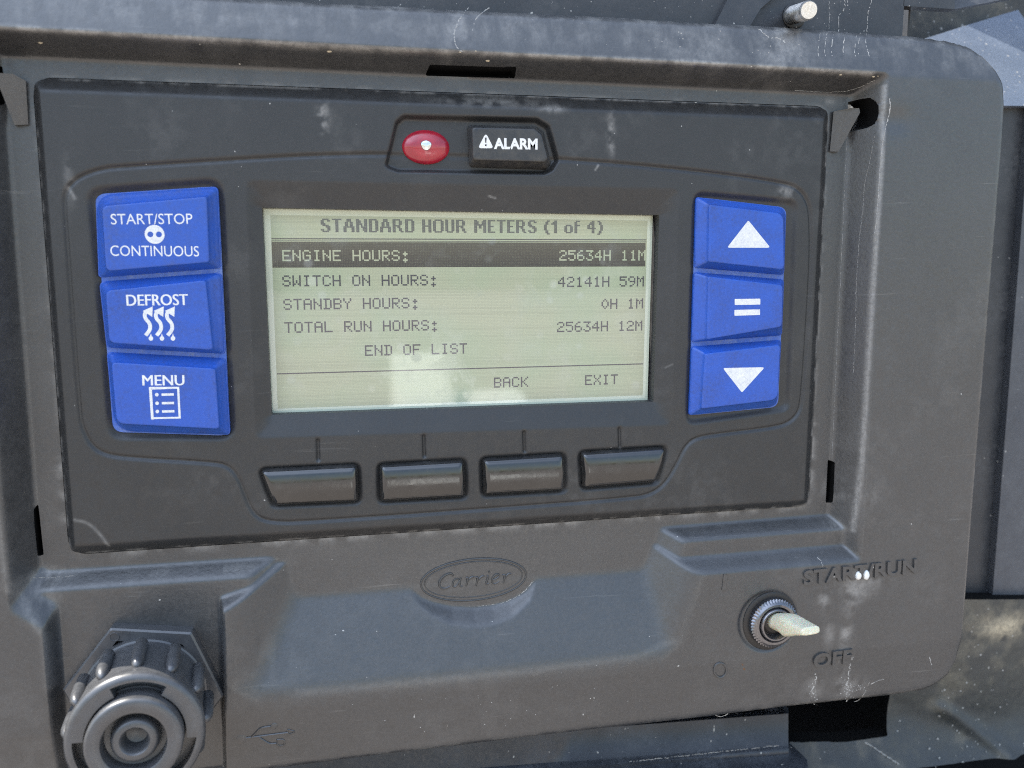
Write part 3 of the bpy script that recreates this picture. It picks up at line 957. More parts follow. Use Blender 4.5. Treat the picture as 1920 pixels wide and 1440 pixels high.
# sloping surround of the screen
scr_out = round_poly(ccw(PP([(461, 338), (1273, 354), (1258, 797), (478, 822)], HI)), 2.0, 6)
scr_in = ccw(PP([(491, 389), (1236, 403), (1225, 753), (509, 778)], 0.6))
so = sdf(U2, V2, scr_out); si = sdf(U2, V2, scr_in)
tt = np.clip(-so / (np.maximum(si, 0) + np.maximum(-so, 0) + 1e-6), 0, 1)
F -= (HI - 0.6) * np.where(so < 0, np.where(si < 0, 1, tt), 0)
F = np.maximum(blur(F, 0.6), 0.3)
S2 = np.maximum(sdf(U2, V2, mod_round), -si)
k2 = noise2(U2, V2, 14, 11); k3 = noise2(U2, V2, 2.2, 12)
dirt2 = 0.05 * sstep(k2, 0.5, 0.8) * sstep(k3, 0.35, 0.7)


def smear2(cx, cy, ru, rv, amt, ang=0):
    u0, v0 = P(cx, cy, HM); c, s = math.cos(ang), math.sin(ang)
    x = ((U2 - u0) * c + (V2 - v0) * s) / ru; y = (-(U2 - u0) * s + (V2 - v0) * c) / rv
    return amt * np.exp(-(x * x + y * y))


for a in [(605, 220, 1.3, 3.2, .6), (1145, 245, 1.0, 4.0, .45), (1148, 275, .7, 2, .3), (1035, 204, 3, .8, .5), (920, 190, 12, 1.2, .35), (1475, 360, 2.5, 1.5, .4), (130, 340, 1, 5, .2)]:
    dirt2 += smear2(*a) * sstep(k3, 0.3, 0.62)
arc = PP([(140, 975), (165, 980), (185, 998), (203, 1024)], HM)
dirt2 += 0.30 * np.exp(-(line_dist(U2, V2, smooth_path(arc)) / 0.35) ** 2)
dirt2 += 0.20 * np.exp(-(line_dist(U2, V2, PP([(1250, 690), (1262, 683)], HM)) / 0.2) ** 2)
dirt2 += 0.6 * np.exp(-(line_dist(U2, V2, PP([(1117, 318), (1122, 310)], HM)) / 0.25) ** 2)
dirt2 += 0.35 * np.exp(-(line_dist(U2, V2, PP([(128, 352), (140, 372)], HM)) / 0.35) ** 2)
dirt2 += 0.5 * np.exp(-(line_dist(U2, V2, PP([(918, 367), (930, 371)], HM)) / 0.2) ** 2)
dirt2 += 0.35 * np.exp(-((sdf(U2, V2, mod_round) + 0.2) / 0.3) ** 2) * sstep(k3, 0.4, 0.7)
face = field_mesh('faceplate', U2, V2, F, S2, C2, 4.5, M['face'], module, {'dirt_and_light': np.clip(dirt2, 0, 1)}, dark_rim='dark')

# ---- screen
HL = -2.4
scr = round_poly(ccw(PP([(489, 386), (1224, 401), (1214, 751.5), (508, 778)], HL)), 0.3, 2)
screen = mesh_obj('screen', [(u, v, HL) for u, v in scr], [tuple(range(len(scr)))], M['lcdrim'], module, smooth=False)
act_px = [(507, 403), (1214, 414), (1205, 741), (521, 766)]
act = ccw(PP(act_px, HL))
mesh_obj('screen_field', [(u, v, HL + 0.03) for u, v in act], [tuple(range(4))], M['lcd'], screen, smooth=False)

F57 = {}
def _f(ch, rows): F57[ch] = rows.split('/')


for ch, rows in {
    'A': '01110/10001/10001/11111/10001/10001/10001', 'B': '11110/10001/10001/11110/10001/10001/11110',
    'C': '01110/10001/10000/10000/10000/10001/01110', 'D': '11110/01001/01001/01001/01001/01001/11110',
    'E': '11111/10000/10000/11110/10000/10000/11111', 'F': '11111/10000/10000/11110/10000/10000/10000',
    'G': '01110/10001/10000/10111/10001/10001/01110', 'H': '10001/10001/10001/11111/10001/10001/10001',
    'I': '01110/00100/00100/00100/00100/00100/01110', 'K': '10001/10010/10100/11000/10100/10010/10001',
    'L': '10000/10000/10000/10000/10000/10000/11111', 'M': '10001/11011/10101/10101/10001/10001/10001',
    'N': '10001/10001/11001/10101/10011/10001/10001', 'O': '01110/10001/10001/10001/10001/10001/01110',
    'R': '11110/10001/10001/11110/10100/10010/10001', 'S': '01110/10001/10000/01110/00001/10001/01110',
    'T': '11111/00100/00100/00100/00100/00100/00100', 'U': '10001/10001/10001/10001/10001/10001/01110',
    'W': '10001/10001/10001/10101/10101/11011/10001', 'X': '10001/10001/01010/00100/01010/10001/10001',
    'Y': '10001/10001/01010/00100/00100/00100/00100', '0': '00100/01010/10001/10001/10001/01010/00100',
    '1': '00100/01100/00100/00100/00100/00100/01110', '2': '01110/10001/00001/00110/01000/10000/11111',
    '3': '11111/00010/00100/00110/00001/10001/01110', '4': '00010/00110/01010/10010/11111/00010/00010',
    '5': '11111/10000/11110/00001/00001/10001/01110', '6': '00110/01000/10000/11110/10001/10001/01110',
    '9': '01110/10001/10001/01111/00001/00010/01100', ':': '00000/00100/01110/00100/00000/00100/01110/00100', ' ': '00000'}.items():
    _f(ch, rows)
BOLD = {k: v.split('/') for k, v in {
    'S': '011110/110011/110000/111000/011110/000111/000011/110011/011110', 'T': '111111/001100/001100/001100/001100/001100/001100/001100/001100',
    'A': '0011100/0011100/0110110/0110110/0110110/1111111/1100011/1100011/1100011', 'N': '1100011/1110011/1110011/1111011/1101011/1101111/1100111/1100111/1100011',
    'D': '111110/110011/110011/110011/110011/110011/110011/110011/111110', 'R': '1111100/1100110/1100110/1100110/1111100/1101100/1100110/1100110/1100011',
    'H': '110011/110011/110011/110011/111111/110011/110011/110011/110011', 'O': '0111110/1100011/1100011/1100011/1100011/1100011/1100011/1100011/0111110',
    'U': '110011/110011/110011/110011/110011/110011/110011/110011/011110', 'M': '11000011/11100111/11100111/11111111/11011011/11011011/11000011/11000011/11000011',
    'E': '11111/11000/11000/11000/11110/11000/11000/11000/11111', '(': '0011/0110/0110/1100/1100/1100/1100/0110/0110/0011',
    ')': '1100/0110/0110/0011/0011/0011/0011/0110/0110/1100', '1': '0011/0111/1111/0011/0011/0011/0011/0011/0011',
    'o': '000000/000000/000000/011110/110011/110011/110011/110011/011110', 'f': '0111/1100/1100/1111/1100/1100/1100/1100/1100',
    '4': '000110/001110/011110/110110/110110/111111/000110/000110/000110', ' ': '000'}.items()}


def dots(b, u, v, w=0.91, n=HL + 0.06, pu=DOT, pv=DOT):
    b.add([(u, v - pv * w, n), (u + pu * w, v - pv * w, n), (u + pu * w, v, n), (u, v, n)], [(0, 1, 2, 3)])


def lcd_line(b, s, p_left=None, p_right=None, htop=None, adv=6, bold=False, pitch=None, pv=None):
    """dot-matrix line whose first dot lies at photo point p_left (or its last ends at p_right)"""
    font = BOLD if bold else F57
    cols = []; x = 0
    for ch in s:
        g_ = font[ch]
        for r, row in enumerate(g_):
            for c, bit in enumerate(row):
                if bit == '1': cols.append((x + c, r))
        x += (len(g_[0]) + 1) if bold else adv
    pu = pitch or DOT; pv = pv or DOT
    if p_left is not None: u0, v0 = P(*p_left, HL)
    else:
        u0, v0 = P(*p_right, HL); u0 -= (x - 1) * pu
    for c, r in cols: dots(b, u0 + c * pu, v0 - r * pv, pu=pu, pv=pv)
    return cols, u0, v0


def pitch_for(p0, p1, ncols):
    return (P(*p1, HL)[0] - P(*p0, HL)[0]) / ncols


b = MB()
pd = pitch_for((529, 520), (820, 520), 16 * 6 - 1)
pv_ = (P(529, 516, HL)[1] - P(529, 537, HL)[1]) / 7
lcd_line(b, 'SWITCH ON HOURS:', (529, 516.5), pitch=pd, pv=pv_)
lcd_line(b, 'STANDBY HOURS:', (531, 560.5), pitch=pd, pv=pv_)
lcd_line(b, 'TOTAL RUN HOURS:', (533, 604), pitch=pd, pv=pv_)
lcd_line(b, 'END OF LIST', (684, 647.5), pitch=pd, pv=pv_)
lcd_line(b, '42141H 59M', None, (1207.5, 518), pitch=pd, pv=pv_)
lcd_line(b, '0H 1M', None, (1206, 559.5), pitch=pd, pv=pv_)
lcd_line(b, '25634H 12M', None, (1204.5, 601), pitch=pd, pv=pv_)
lcd_line(b, 'BACK', (926, 708), pitch=pd * 1.0, pv=pv_)
lcd_line(b, 'EXIT', (1097, 703.5), pitch=pd, pv=pv_)
hw = sum(len(BOLD[c][0]) + 1 for c in 'STANDARD HOUR METERS (1 of 4)') - 1
hp = pitch_for((601, 430), (1130, 430), hw)
lcd_line(b, 'STANDARD HOUR METERS (1 of 4)', (601, 410), bold=True, pitch=hp, pv=(P(700, 411, HL)[1] - P(700, 436, HL)[1]) / 9)
def hrule(b, pa, pb, th, n=HL + 0.06):
    (ua, va), (ub, vb_) = P(*pa, HL), P(*pb, HL); v = 0.5 * (va + vb_)
    k = int((ub - ua) / DOT)
    for i in range(k):
        u = ua + (ub - ua) * i / k
        b.add([(u, v - th, n), (u + DOT * 0.92, v - th, n), (u + DOT * 0.92, v, n), (u, v, n)], [(0, 1, 2, 3)])


hrule(b, (509, 443), (1212, 452), 0.26); hrule(b, (509, 447), (1212, 456.5), 0.15)
hrule(b, (519, 697), (1206, 684), 0.26)
b.build('screen_text', M['ink'], screen, smooth=False)
# dark bar with light writing: every dot of the bar except the letters
b = MB()
(ua, va), (ub, vb2) = P(509, 453.5, HL), P(1211.5, 500.5, HL)
tmp = MB()
nx = int((ub - ua) / pd); ny = int((va - vb2) / pv_)
lit = set()
for s, anchor in (('ENGINE HOURS:', 'l'), ('25634H 11M', 'r')):
    cols, x = [], 0
    for ch in s:
        for r, row in enumerate(F57[ch]):
            for c, bit in enumerate(row):
                if bit == '1': cols.append((x + c, r))
        x += 6
    r0 = int((va - P(529, 470.5, HL)[1]) / pv_)
    c0 = int((P(529, 470, HL)[0] - ua) / pd) if anchor == 'l' else nx - (x - 1)
    lit |= {(c0 + c, r0 + r) for c, r in cols}
for j in range(ny):
    for i in range(nx):
        if (i, j) not in lit: dots(b, ua + i * pd, va - j * pv_, w=0.94, pu=pd, pv=pv_)
b.build('highlight_bar', M['barink'], screen, smooth=False)

# ---- keys
def key(name, base_px, top_px, hb, ht, mat, rb, rt, bev=0.45, pillow=0.0, flange=0.0, label=None):
    bp = PP(base_px, hb); tp = PP(top_px, ht)
    if np.sum(bp[:, 0] * np.roll(bp[:, 1], -1) - np.roll(bp[:, 0], -1) * bp[:, 1]) < 0: bp, tp = bp[::-1], tp[::-1]; rb, rt = rb[::-1], rt[::-1]
    B = round_poly(bp, list(rb), 7); T = round_poly(tp, list(rt), 7)
    ct = T.mean(0); cb = B.mean(0)
    size = np.sqrt(np.abs(T - ct)).mean() ** 2 * 1.6
    inset = lambda R_, c, d: c + (R_ - c) * (1 - d / size)
    rings = [[(*p, -1.0) for p in B], [(*p, hb - 0.35) for p in B]]
    if flange:
        rings += [[(*p, hb - 0.08) for p in inset(B, cb, 0.08)], [(*p, hb) for p in inset(B, cb, 0.3)], [(*p, hb) for p in inset(B, cb, flange)]]
        rings += [[(*p, hb + 0.2) for p in inset(B, cb, flange + 0.12)]]
    for k in (0.25, 0.5, 0.75):
        rings.append([(*p, q) for p, q in zip(B * (1 - k) + T * k if not flange else inset(B, cb, flange + 0.12) * (1 - k) + T * k,
                                              [hb + (ht - bev - hb) * k] * len(T))])
    rings.append([(*p, ht - bev) for p in T])
    for a in (30, 60, 90):
        rings.append([(*p, ht - bev + bev * math.sin(math.radians(a))) for p in inset(T, ct, bev * (1 - math.cos(math.radians(a))))])
    if pillow:
        Tb = inset(T, ct, bev)
        for sc_ in (0.85, 0.7, 0.5, 0.3, 0.1):
            rings.append([(*(ct + (p - ct) * sc_), ht + pillow * (1 - sc_ * sc_)) for p in Tb])
    else:
        rings.append([(*p, ht + 0.01) for p in inset(T, ct, bev + 0.5)])
    m = MB(); m.loft(rings)
    return m.build(name, mat, module, angle=50, label=label)


KB, KT = 2.3, 5.2
M['membrane'] = plastic('dusty_blue_membrane', (0.035, 0.10, 0.38), 0.5, dust=(0.30, 0.34, 0.40), dust_amt=0.9, grain=0.4, blotch=300)
for q in ([(178, 364), (409, 349), (432, 817), (212, 810)], [(1305, 369), (1475, 389), (1459, 763), (1292, 779)]):
    mq = round_poly(ccw(PP(q, 2.0)), 2.5, 6)
    b = MB(); b.loft([[(u, v, 0.2) for u, v in mq], [(u, v, 1.95) for u, v in mq]]); b.build('key_membrane', M['membrane'], module)
start = key('push_button', [(178, 364), (409, 349), (415, 503), (184, 521)], [(190, 386), (388, 368), (393, 492), (198, 509)], KB, KT, M['bluegrub'], (4.5, 1.2, 1.0, 0.8), (1.5, .5, .8, 1.2), flange=0.25, label='blue start stop key')
defrost = key('push_button', [(185, 528), (416, 511), (423, 664), (199, 652)], [(197, 545), (386, 525), (400, 657), (204, 643)], KB, KT, M['blue'], (1.5, 1.2, 1.0, 1.0), (1.5, .6, .8, 1.5), flange=0.25, label='blue defrost key')
menu = key('push_button', [(199, 660), (424, 672), (432, 816), (213, 809)], [(208, 679), (404, 691), (412, 805), (218, 795)], KB, KT, M['blue'], (1.0, 1.2, 1.0, 5.0), (1.0, .6, .8, 2.0), flange=0.25, label='blue menu key')
up = key('push_button', [(1305, 369), (1475, 389), (1471, 516), (1302, 502)], [(1330, 383), (1470, 400), (1471, 506), (1328, 491)], KB, KT, M['blue'], (.8, 3.0, 1.0, .8), (.6, 2.4, 1.0, .6), flange=0.2, label='blue up key')
equal = key('push_button', [(1301, 510), (1471, 524), (1467, 629), (1297, 642)], [(1328, 518), (1469, 534), (1467, 613), (1325, 637)], KB, KT, M['blue'], (.8, 1.0, 1.0, .8), (.6, 1.4, 1.2, .6), flange=0.2, label='blue equals key')
down = key('push_button', [(1297, 650), (1466, 637), (1458, 762), (1292, 779)], [(1322, 663), (1464, 646), (1459, 750), (1315, 767)], KB, KT, M['blue'], (.8, 1.0, 2.6, .8), (.6, 1.0, 2.4, .6), flange=0.2, label='blue down key')
TX = 0.03
def bt(parent, body, p0, p1, h, bold=0.0):
    o = text_px(body, p0, p1, h, KT, lift=TX, mat=M['keyprint'], name='key_lettering', parent=parent, bold=0.0)
    if bold:        # heavier print: the outline laid down twice, a hair apart
        co = np.array([v.co[:] for v in o.data.vertices]); n = len(co)
        fs = [tuple(p.vertices) for p in o.data.polygons]
        me = bpy.data.meshes.new('key_lettering'); c2 = co + np.array([0.00014, -0.000006, 0.0])
        me.from_pydata(np.vstack([co, c2]).tolist(), [], fs + [tuple(i + n for i in f) for f in fs])
        me.materials.append(M['keyprint']); o.data = me
    return o


bt(start, 'START/STOP', (208.5, 421), (361.5, 420), 20); bt(start, 'CONTINUOUS', (207.5, 480), (373.5, 481), 20)
bt(defrost, 'DEFROST', (237.5, 573.5), (352, 572), 21, 0.012); bt(menu, 'MENU', (267, 723), (345, 722.5), 19.5, 0.012)


def flat_px(b, pts, n, lift=TX):
    q = ccw(PP(pts, n)); b.add([(u, v, n + lift) for u, v in q], [tuple(range(len(q)))])


def disc_with_holes(b, c, r, holes, n):
    """disc as a grid of radial strips, left open at the holes"""
    c3 = P(*c, n); e = P(c[0] + r, c[1], n); Rm = e[0] - c3[0]; k = Rm / r
    st = Rm / 26
    g = np.arange(-Rm - st, Rm + st, st); X, Y = np.meshgrid(g, g)
    Sd = np.hypot(X, Y) - Rm
    for hx, hy, hr in holes: Sd = np.maximum(Sd, hr * k - np.hypot(X - hx * k, Y + hy * k))
    gy, gx = np.gradient(Sd, st, st); near = np.abs(Sd) < 0.72 * st
    Xs = np.where(near, X - Sd * gx, X); Ys = np.where(near, Y - Sd * gy, Y); ok = (Sd <= 0) | near
    idx = np.arange(X.size).reshape(X.shape); ver = [(c3[0] + x, c3[1] + y, n + TX) for x, y in zip(Xs.ravel(), Ys.ravel())]
    fc = []
    for j in range(X.shape[0] - 1):
        for i in range(X.shape[1] - 1):
            q = [idx[j, i], idx[j, i + 1], idx[j + 1, i + 1], idx[j + 1, i]]
            g_ = [t for t in q if ok.flat[t]]
            if len(g_) >= 3 and Sd.flat[g_].mean() < 0: fc.append(g_)
    used = sorted({t for f in fc for t in f}); mp = {t: i for i, t in enumerate(used)}
    b.add([ver[t] for t in used], [tuple(mp[t] for t in f) for f in fc])


b = MB(); disc_with_holes(b, (290, 439.5), 18.5, [(-8, 0, 5.6), (8, 0, 5.6)], KT); b.build('key_symbol', M['keyprint'], start, smooth=False)


def stroke_flat(b, pts, w, n, lift=TX, it=2):
    q = smooth_path(PP(pts, n), it=it)
    L = []; R_ = []
    for i in range(len(q)):
        t = q[min(len(q) - 1, i + 1)] - q[max(0, i - 1)]; t /= np.linalg.norm(t)
        s = np.array([-t[1], t[0]]) * w / 2
        L.append(q[i] + s); R_.append(q[i] - s)
    for i in range(len(q) - 1):
        b.add([(*R_[i], n + lift), (*R_[i + 1], n + lift), (*L[i + 1], n + lift), (*L[i], n + lift)], [(0, 1, 2, 3)])


b = MB()
for k in range(3):
    dx = 20.7 * k
    stroke_flat(b, [(273 + dx, 629), (282 + dx, 618), (281 + dx, 606), (272 + dx, 597), (271 + dx, 588), (277 + dx, 582)], 0.8, KT)
    flat_px(b, [(267.5 + dx, 583), (286.5 + dx, 574.5), (285.5 + dx, 594)], KT, TX + 0.004)
    q = [(283 + dx + 4.3 * math.cos(t), 634.5 + 4.3 * math.sin(t)) for t in [2 * math.pi * i / 16 for i in range(16)]]
    q[12] = (283 + dx, 625)
    flat_px(b, q, KT, TX + 0.004)
b.build('key_symbol', M['keyprint'], defrost, smooth=False)
b = MB()
stroke_flat(b, [(281, 728), (334, 727), (337, 783), (286, 784), (282, 728)], 0.62, KT, it=0)
flat_px(b, [(279, 725.5), (284, 725.5), (288.5, 786.5), (283.5, 786.5)], KT, TX + .004)
for y in (740, 756, 771.5):
    k = (y - 740) / 31
    flat_px(b, [(294 + k + 3.4 * math.cos(t), y + 3.4 * math.sin(t)) for t in [2 * math.pi * i / 12 for i in range(12)]], KT)
    stroke_flat(b, [(303 + k, y), (326 + k, y - .5)], 0.55, KT, it=0)
b.build('key_symbol', M['keyprint'], menu, smooth=False)
tri = lambda pts, r: [tuple(p) for p in round_poly(np.array(pts, float), r, 4)]
b = MB(); flat_px(b, tri([(1403, 413), (1444.5, 464.5), (1363, 464.5)], 2.5), KT); b.build('key_symbol', M['keyprint'], up, smooth=False)
b = MB()
flat_px(b, tri([(1377.5, 560.5), (1425.5, 560), (1425.5, 571), (1377.5, 572)], .8), KT); flat_px(b, tri([(1377, 581), (1425, 580), (1425, 590.5), (1377, 592)], .8), KT)
b.build('key_symbol', M['keyprint'], equal, smooth=False)
b = MB(); flat_px(b, tri([(1355, 690), (1434, 688.5), (1391, 736)], 2.5), KT); b.build('key_symbol', M['keyprint'], down, smooth=False)

# soft keys below the screen
def shrink(q, l, t, r, bt_):
    (a, b_, c, d) = [np.array(p, float) for p in q]
    return [tuple(a + (l, t)), tuple(b_ + (-r, t)), tuple(c + (-r, -bt_)), tuple(d + (l, -bt_))]


for i, q in enumerate(soft_px):
    kp = round_poly(ccw(PP(q, 3.0)), 1.1, 6)
    kc = 0.16
    gu, gv = np.meshgrid(np.arange(kp[:, 0].min() - .5, kp[:, 0].max() + .5, kc), np.arange(kp[:, 1].min() - .5, kp[:, 1].max() + .5, kc))
    sk_ = sdf(gu, gv, kp)
    dk = np.clip(-sk_, 0, 1.5)
    vm = kp[:, 1].mean()
    hk = 4.5 - (1.5 - np.sqrt(np.maximum(1.5 ** 2 - (1.5 - dk) ** 2, 0))) * 1.25 - 0.040 * (gv - vm) ** 2
    field_mesh('soft_key', gu, gv, blur(hk, 1.2), sk_, kc, 3.0, M['softkey'], module, dark_rim=False,
               label=['black soft key with slanted left end', 'black soft key', 'black soft key', 'black soft key with slanted right end'][i])
# alarm lamp and key
al = round_poly(ccw(PP(alarm_px, 0.2)), 1.5, 4)
mesh_obj('lamp_tray', [(u, v, 0.25) for u, v in al], [tuple(range(len(al)))], M['well'], module, smooth=False)
ak = key('alarm_key', [(876, 234), (1006, 237), (1020, 247), (1034, 306), (1026, 318), (880, 313)], [(885, 238), (1003, 241), (1016, 252), (1028, 298), (1022, 304), (887, 300)],
         1.0, 4.6, M['alarmkey'], (1.2, 1.2, 1.2, 1.2, 1.2, 1.2), (.8, .8, .8, .8, .8, .8), bev=0.5)
o = text_px('ALARM', (926, 279.5), (1008, 280.5), 21, 4.6, lift=TX, mat=M['white'], name='alarm_lettering', parent=ak, bold=0.04)
b = MB()
tr = round_poly(ccw(PP([(911, 249), (925.5, 278), (896, 278)], 4.6)), 0.5, 4)
b.add([(u, v, 4.6 + TX) for u, v in tr], [tuple(range(len(tr)))])
sym = b.build('alarm_symbol', M['white'], ak, smooth=False)
b = MB()
flat_px(b, [(909, 258), (912.5, 258), (911.8, 268), (909.8, 268)], 4.6, TX + 0.02); flat_px(b, [(909.3, 270.5), (912.3, 270.5), (912.3, 274), (909.3, 274)], 4.6, TX + 0.02)
b.build('exclamation_mark', M['alarmkey'], ak, smooth=False)
# lamp
lc = np.array([*P(798.5, 276, 0.6), 0.6]); lx = P(841, 276, 0.6)[0] - lc[0]; ly = lc[1] - P(798.5, 307, 0.6)[1]
b = MB(); rings = []
for k, z in ((1.04, -0.3), (1.04, 0.35), (1.0, 0.6), (0.93, 0.95), (0.8, 1.4), (0.62, 1.75), (0.42, 1.95), (0.2, 2.05), (0.05, 2.07)):
    rings.append([tuple(lc + (lx * k * math.cos(t), ly * k * math.sin(t), z - 0.3)) for t in [2 * math.pi * i / 48 for i in range(48)]])
b.loft(rings); lamp = b.build('alarm_lamp', M['lens'], module, angle=60)
b = MB(); lr = 1.25
rc = np.array([*P(799, 272.5, 2.4), 2.4]); rings = []
for k, z in ((1, 0.0), (0.92, 0.12), (0.6, 0.22), (0.2, 0.25)):
    rings.append([tuple(rc + (lr * k * math.cos(t) * (1 + .12 * math.sin(3 * t)), lr * k * 0.92 * math.sin(t), z)) for t in [2 * math.pi * i / 24 for i in range(24)]])
b.loft(rings)
M['glint'] = metal('silvery_lamp_core', (0.80, 0.81, 0.80), 0.16, 0.5, (0.45, 0.3, 0.3))
b.build('lamp_core', M['glint'], lamp)

# ------------------------------------------------------------------ toggle switch
tc = hit(1446, 1164)
tg = thing('toggle_switch', 'pale yellowed toggle switch lever in knurled dark metal nut, between START/RUN and OFF', 'switch', tuple(tc))


def lathe(b, c, prof, seg=64, axis=None, teeth=0, tooth=0.0, ranges=None):
    rings = []
    for r, z, *tt in prof:
        ring = []
        for i in range(seg):
            t = 2 * math.pi * i / seg
            rr = r + ((tooth if (i % 2) else -tooth) if (tt and tt[0]) else 0)
            ring.append((c[0] + rr * math.cos(t), c[1] + rr * math.sin(t), c[2] + z))
        rings.append(ring)
    b.loft(rings, cap1=True)


b = MB(); lathe(b, tc, [(8.3, -1.2), (8.3, 0.25), (8.0, 0.45), (6.6, 0.5), (6.0, 0.3)]); b.build('rubber_washer', M['rubber'], tg)
b = MB(); lathe(b, tc, [(6.75, 0.2, 1), (6.75, 1.7, 1), (6.35, 2.0, 1), (5.9, 2.6), (5.6, 2.8), (5.0, 2.8), (4.5, 2.2), (4.3, 1.2)], 96, tooth=0.16)
b.build('knurled_nut', M['nut'], tg, angle=30)
b = MB(); lathe(b, tc, [(4.5, 0.5), (4.5, 3.0), (4.25, 3.3), (3.9, 3.3), (3.6, 2.9), (3.3, 1.0), (2.0, 0.2)], 64); b.build('threaded_bushing', M['nut'], tg, angle=40)
b = MB(); lathe(b, tc, [(3.5, 0.4), (3.3, 1.2), (2.9, 1.6), (2.4, 1.8)], 40); b.build('dark_seal', M['rubber'], tg)
# lever: round at the root, widening, then flattened to a paddle; thrown upwards
root = np.array([tc[0], tc[1] + 0.4, tc[2] + 0.6])
tipd = np.array([*P(1521, 1183, HF + 15.5), HF + 15.5])
ax = tipd - root; LL = np.linalg.norm(ax); ax /= LL
side = np.cross((0, 1, 0), ax); side /= np.linalg.norm(side)
upv = np.cross(ax, side)
b = MB(); rings = []
for t, w, h in ((0, 2.1, 2.1), (0.18, 2.4, 2.4), (0.32, 2.75, 2.75), (0.48, 3.1, 2.8), (0.62, 3.2, 2.25), (0.78, 3.1, 1.6), (0.93, 2.9, 1.15), (0.985, 2.7, 1.0), (1.0, 2.3, 0.75)):
    ring = []
    ex = 2.0 if t < 0.4 else 3.6
    for i in range(40):
        a = 2 * math.pi * i / 40
        cx = math.copysign(abs(math.cos(a)) ** (2 / ex), math.cos(a)); sy = math.copysign(abs(math.sin(a)) ** (2 / ex), math.sin(a))
        ring.append(tuple(root + ax * LL * t + side * w * cx + upv * h * sy))
    rings.append(ring)
b.loft(rings)
b.build('toggle_lever', M['lever'], tg, angle=28)

# ------------------------------------------------------------------ round connector with its cap
cc = np.array([*P(271, 1300, HB + 3.5), HB])
con = thing('connector_cap', 'round ribbed grey plastic screw cap on hexagonal flange at the lower left of the housing', 'connector cap', tuple(cc))
R6 = np.linalg.norm(np.array(P(116, 1286, HB + 3.5)) - np.array(P(417, 1298, HB + 3.5))) / 2
a0 = math.atan2(*(np.array(P(417, 1298, HB + 3.5)) - np.array(P(116, 1286, HB + 3.5)))[::-1])
b = MB()
hexp = lambda r: round_poly(np.array([(cc[0] + r * math.cos(a0 + k * math.pi / 3), cc[1] + r * math.sin(a0 + k * math.pi / 3)) for k in range(6)]), 0.5, 13)
b.loft([[(*p, z) for p in hexp(r)] for r, z in ((R6 + .1, HB - 0.5), (R6 + .1, HB + 3.1), (R6 - 0.35, HB + 3.5), (R6 - 1.2, HB + 3.5))]
       + [[(cc[0] + r * math.cos(t), cc[1] + r * math.sin(t), z) for t in [math.atan2(p[1] - cc[1], p[0] - cc[0]) for p in hexp(R6)]]
          for r, z in ((14.3, HB + 3.5), (14.3, HB + 0.6))])
b.build('hex_flange', M['cap'], con, angle=30)
b = MB()
m0 = np.array([*P(214.5, 1194.5, HB + 3.5), HB + 3.5])
for k, z, in ((1, 0),):
    b.tube([tuple(m0 + (1.0 * math.cos(t), 1.0 * math.sin(t), 0.02)) for t in [2 * math.pi * i / 20 for i in range(20)]], 0.13, 6, True)
b.build('moulding_mark', M['cap'], con)
# cap body as a polar height field on an axis that leans a little
face_n = 31.0
fc = np.array([*P(254, 1384, face_n), face_n]); bc = np.array([cc[0], cc[1], HB + 2.5])
axc = fc - bc; LC = np.linalg.norm(axc); axc /= LC
tiltn = axc * 0.7 + np.array([0, 0, 1]) * 0.3; tiltn /= np.linalg.norm(tiltn)
ex_ = np.cross((0, 1, 0), tiltn); ex_ /= np.linalg.norm(ex_); ey_ = np.cross(tiltn, ex_)
SEG = 240
pt = lambda r, t, d: tuple(bc + axc * (LC + min(0, d)) + tiltn * max(0, d) + r * (math.cos(t) * ex_ + math.sin(t) * ey_))
th = [2 * math.pi * i / SEG for i in range(SEG)]
RF = np.linalg.norm(np.array(P(388, 1400, face_n)) - np.array(P(122, 1400, face_n))) / 2
RB = 13.6
b = MB()
prof = [(RB, -LC), (RB + .05, -LC + 3.6), (RB - .35, -LC + 3.8), (RB - .3, -LC + 5.0), (RF - 0.75, -LC * 0.45), (RF - 0.35, -3.2), (RF - 0.1, -1.6), (RF - 0.25, -0.7), (RF - 0.8, -0.12), (RF - 1.4, 0.0)]
rings = [[pt(r, t, d) for t in th] for r, d in prof]
b.loft(rings, cap1=False)
cap_o = b.build('cap_body', M['cap'], con, angle=50)
b = MB()
for k in range(12):
    t = math.radians(88 + 30 * k)
    rr = []
    for f, rad, out in ((0.16, 1.1, 0.0), (0.19, 1.35, 0.35), (0.45, 1.38, 0.45), (0.72, 1.38, 0.45), (0.80, 1.28, 0.42), (0.86, 1.0, 0.35), (0.90, 0.6, 0.25), (0.915, 0.15, 0.15)):
        base_r = RB + (RF - 0.5 - RB) * f
        ctr = bc + axc * (3 + (LC - 6.0) * f) + (base_r + out) * (math.cos(t) * ex_ + math.sin(t) * ey_)
        tang = -math.sin(t) * ex_ + math.cos(t) * ey_; radl = math.cos(t) * ex_ + math.sin(t) * ey_
        rr.append([tuple(ctr + rad * (math.cos(a) * tang + math.sin(a) * radl)) for a in [2 * math.pi * i / 14 for i in range(14)]])
    bb = MB(); bb.loft(rr)
    bb.build('grip_rib', M['cap'], con, angle=60)
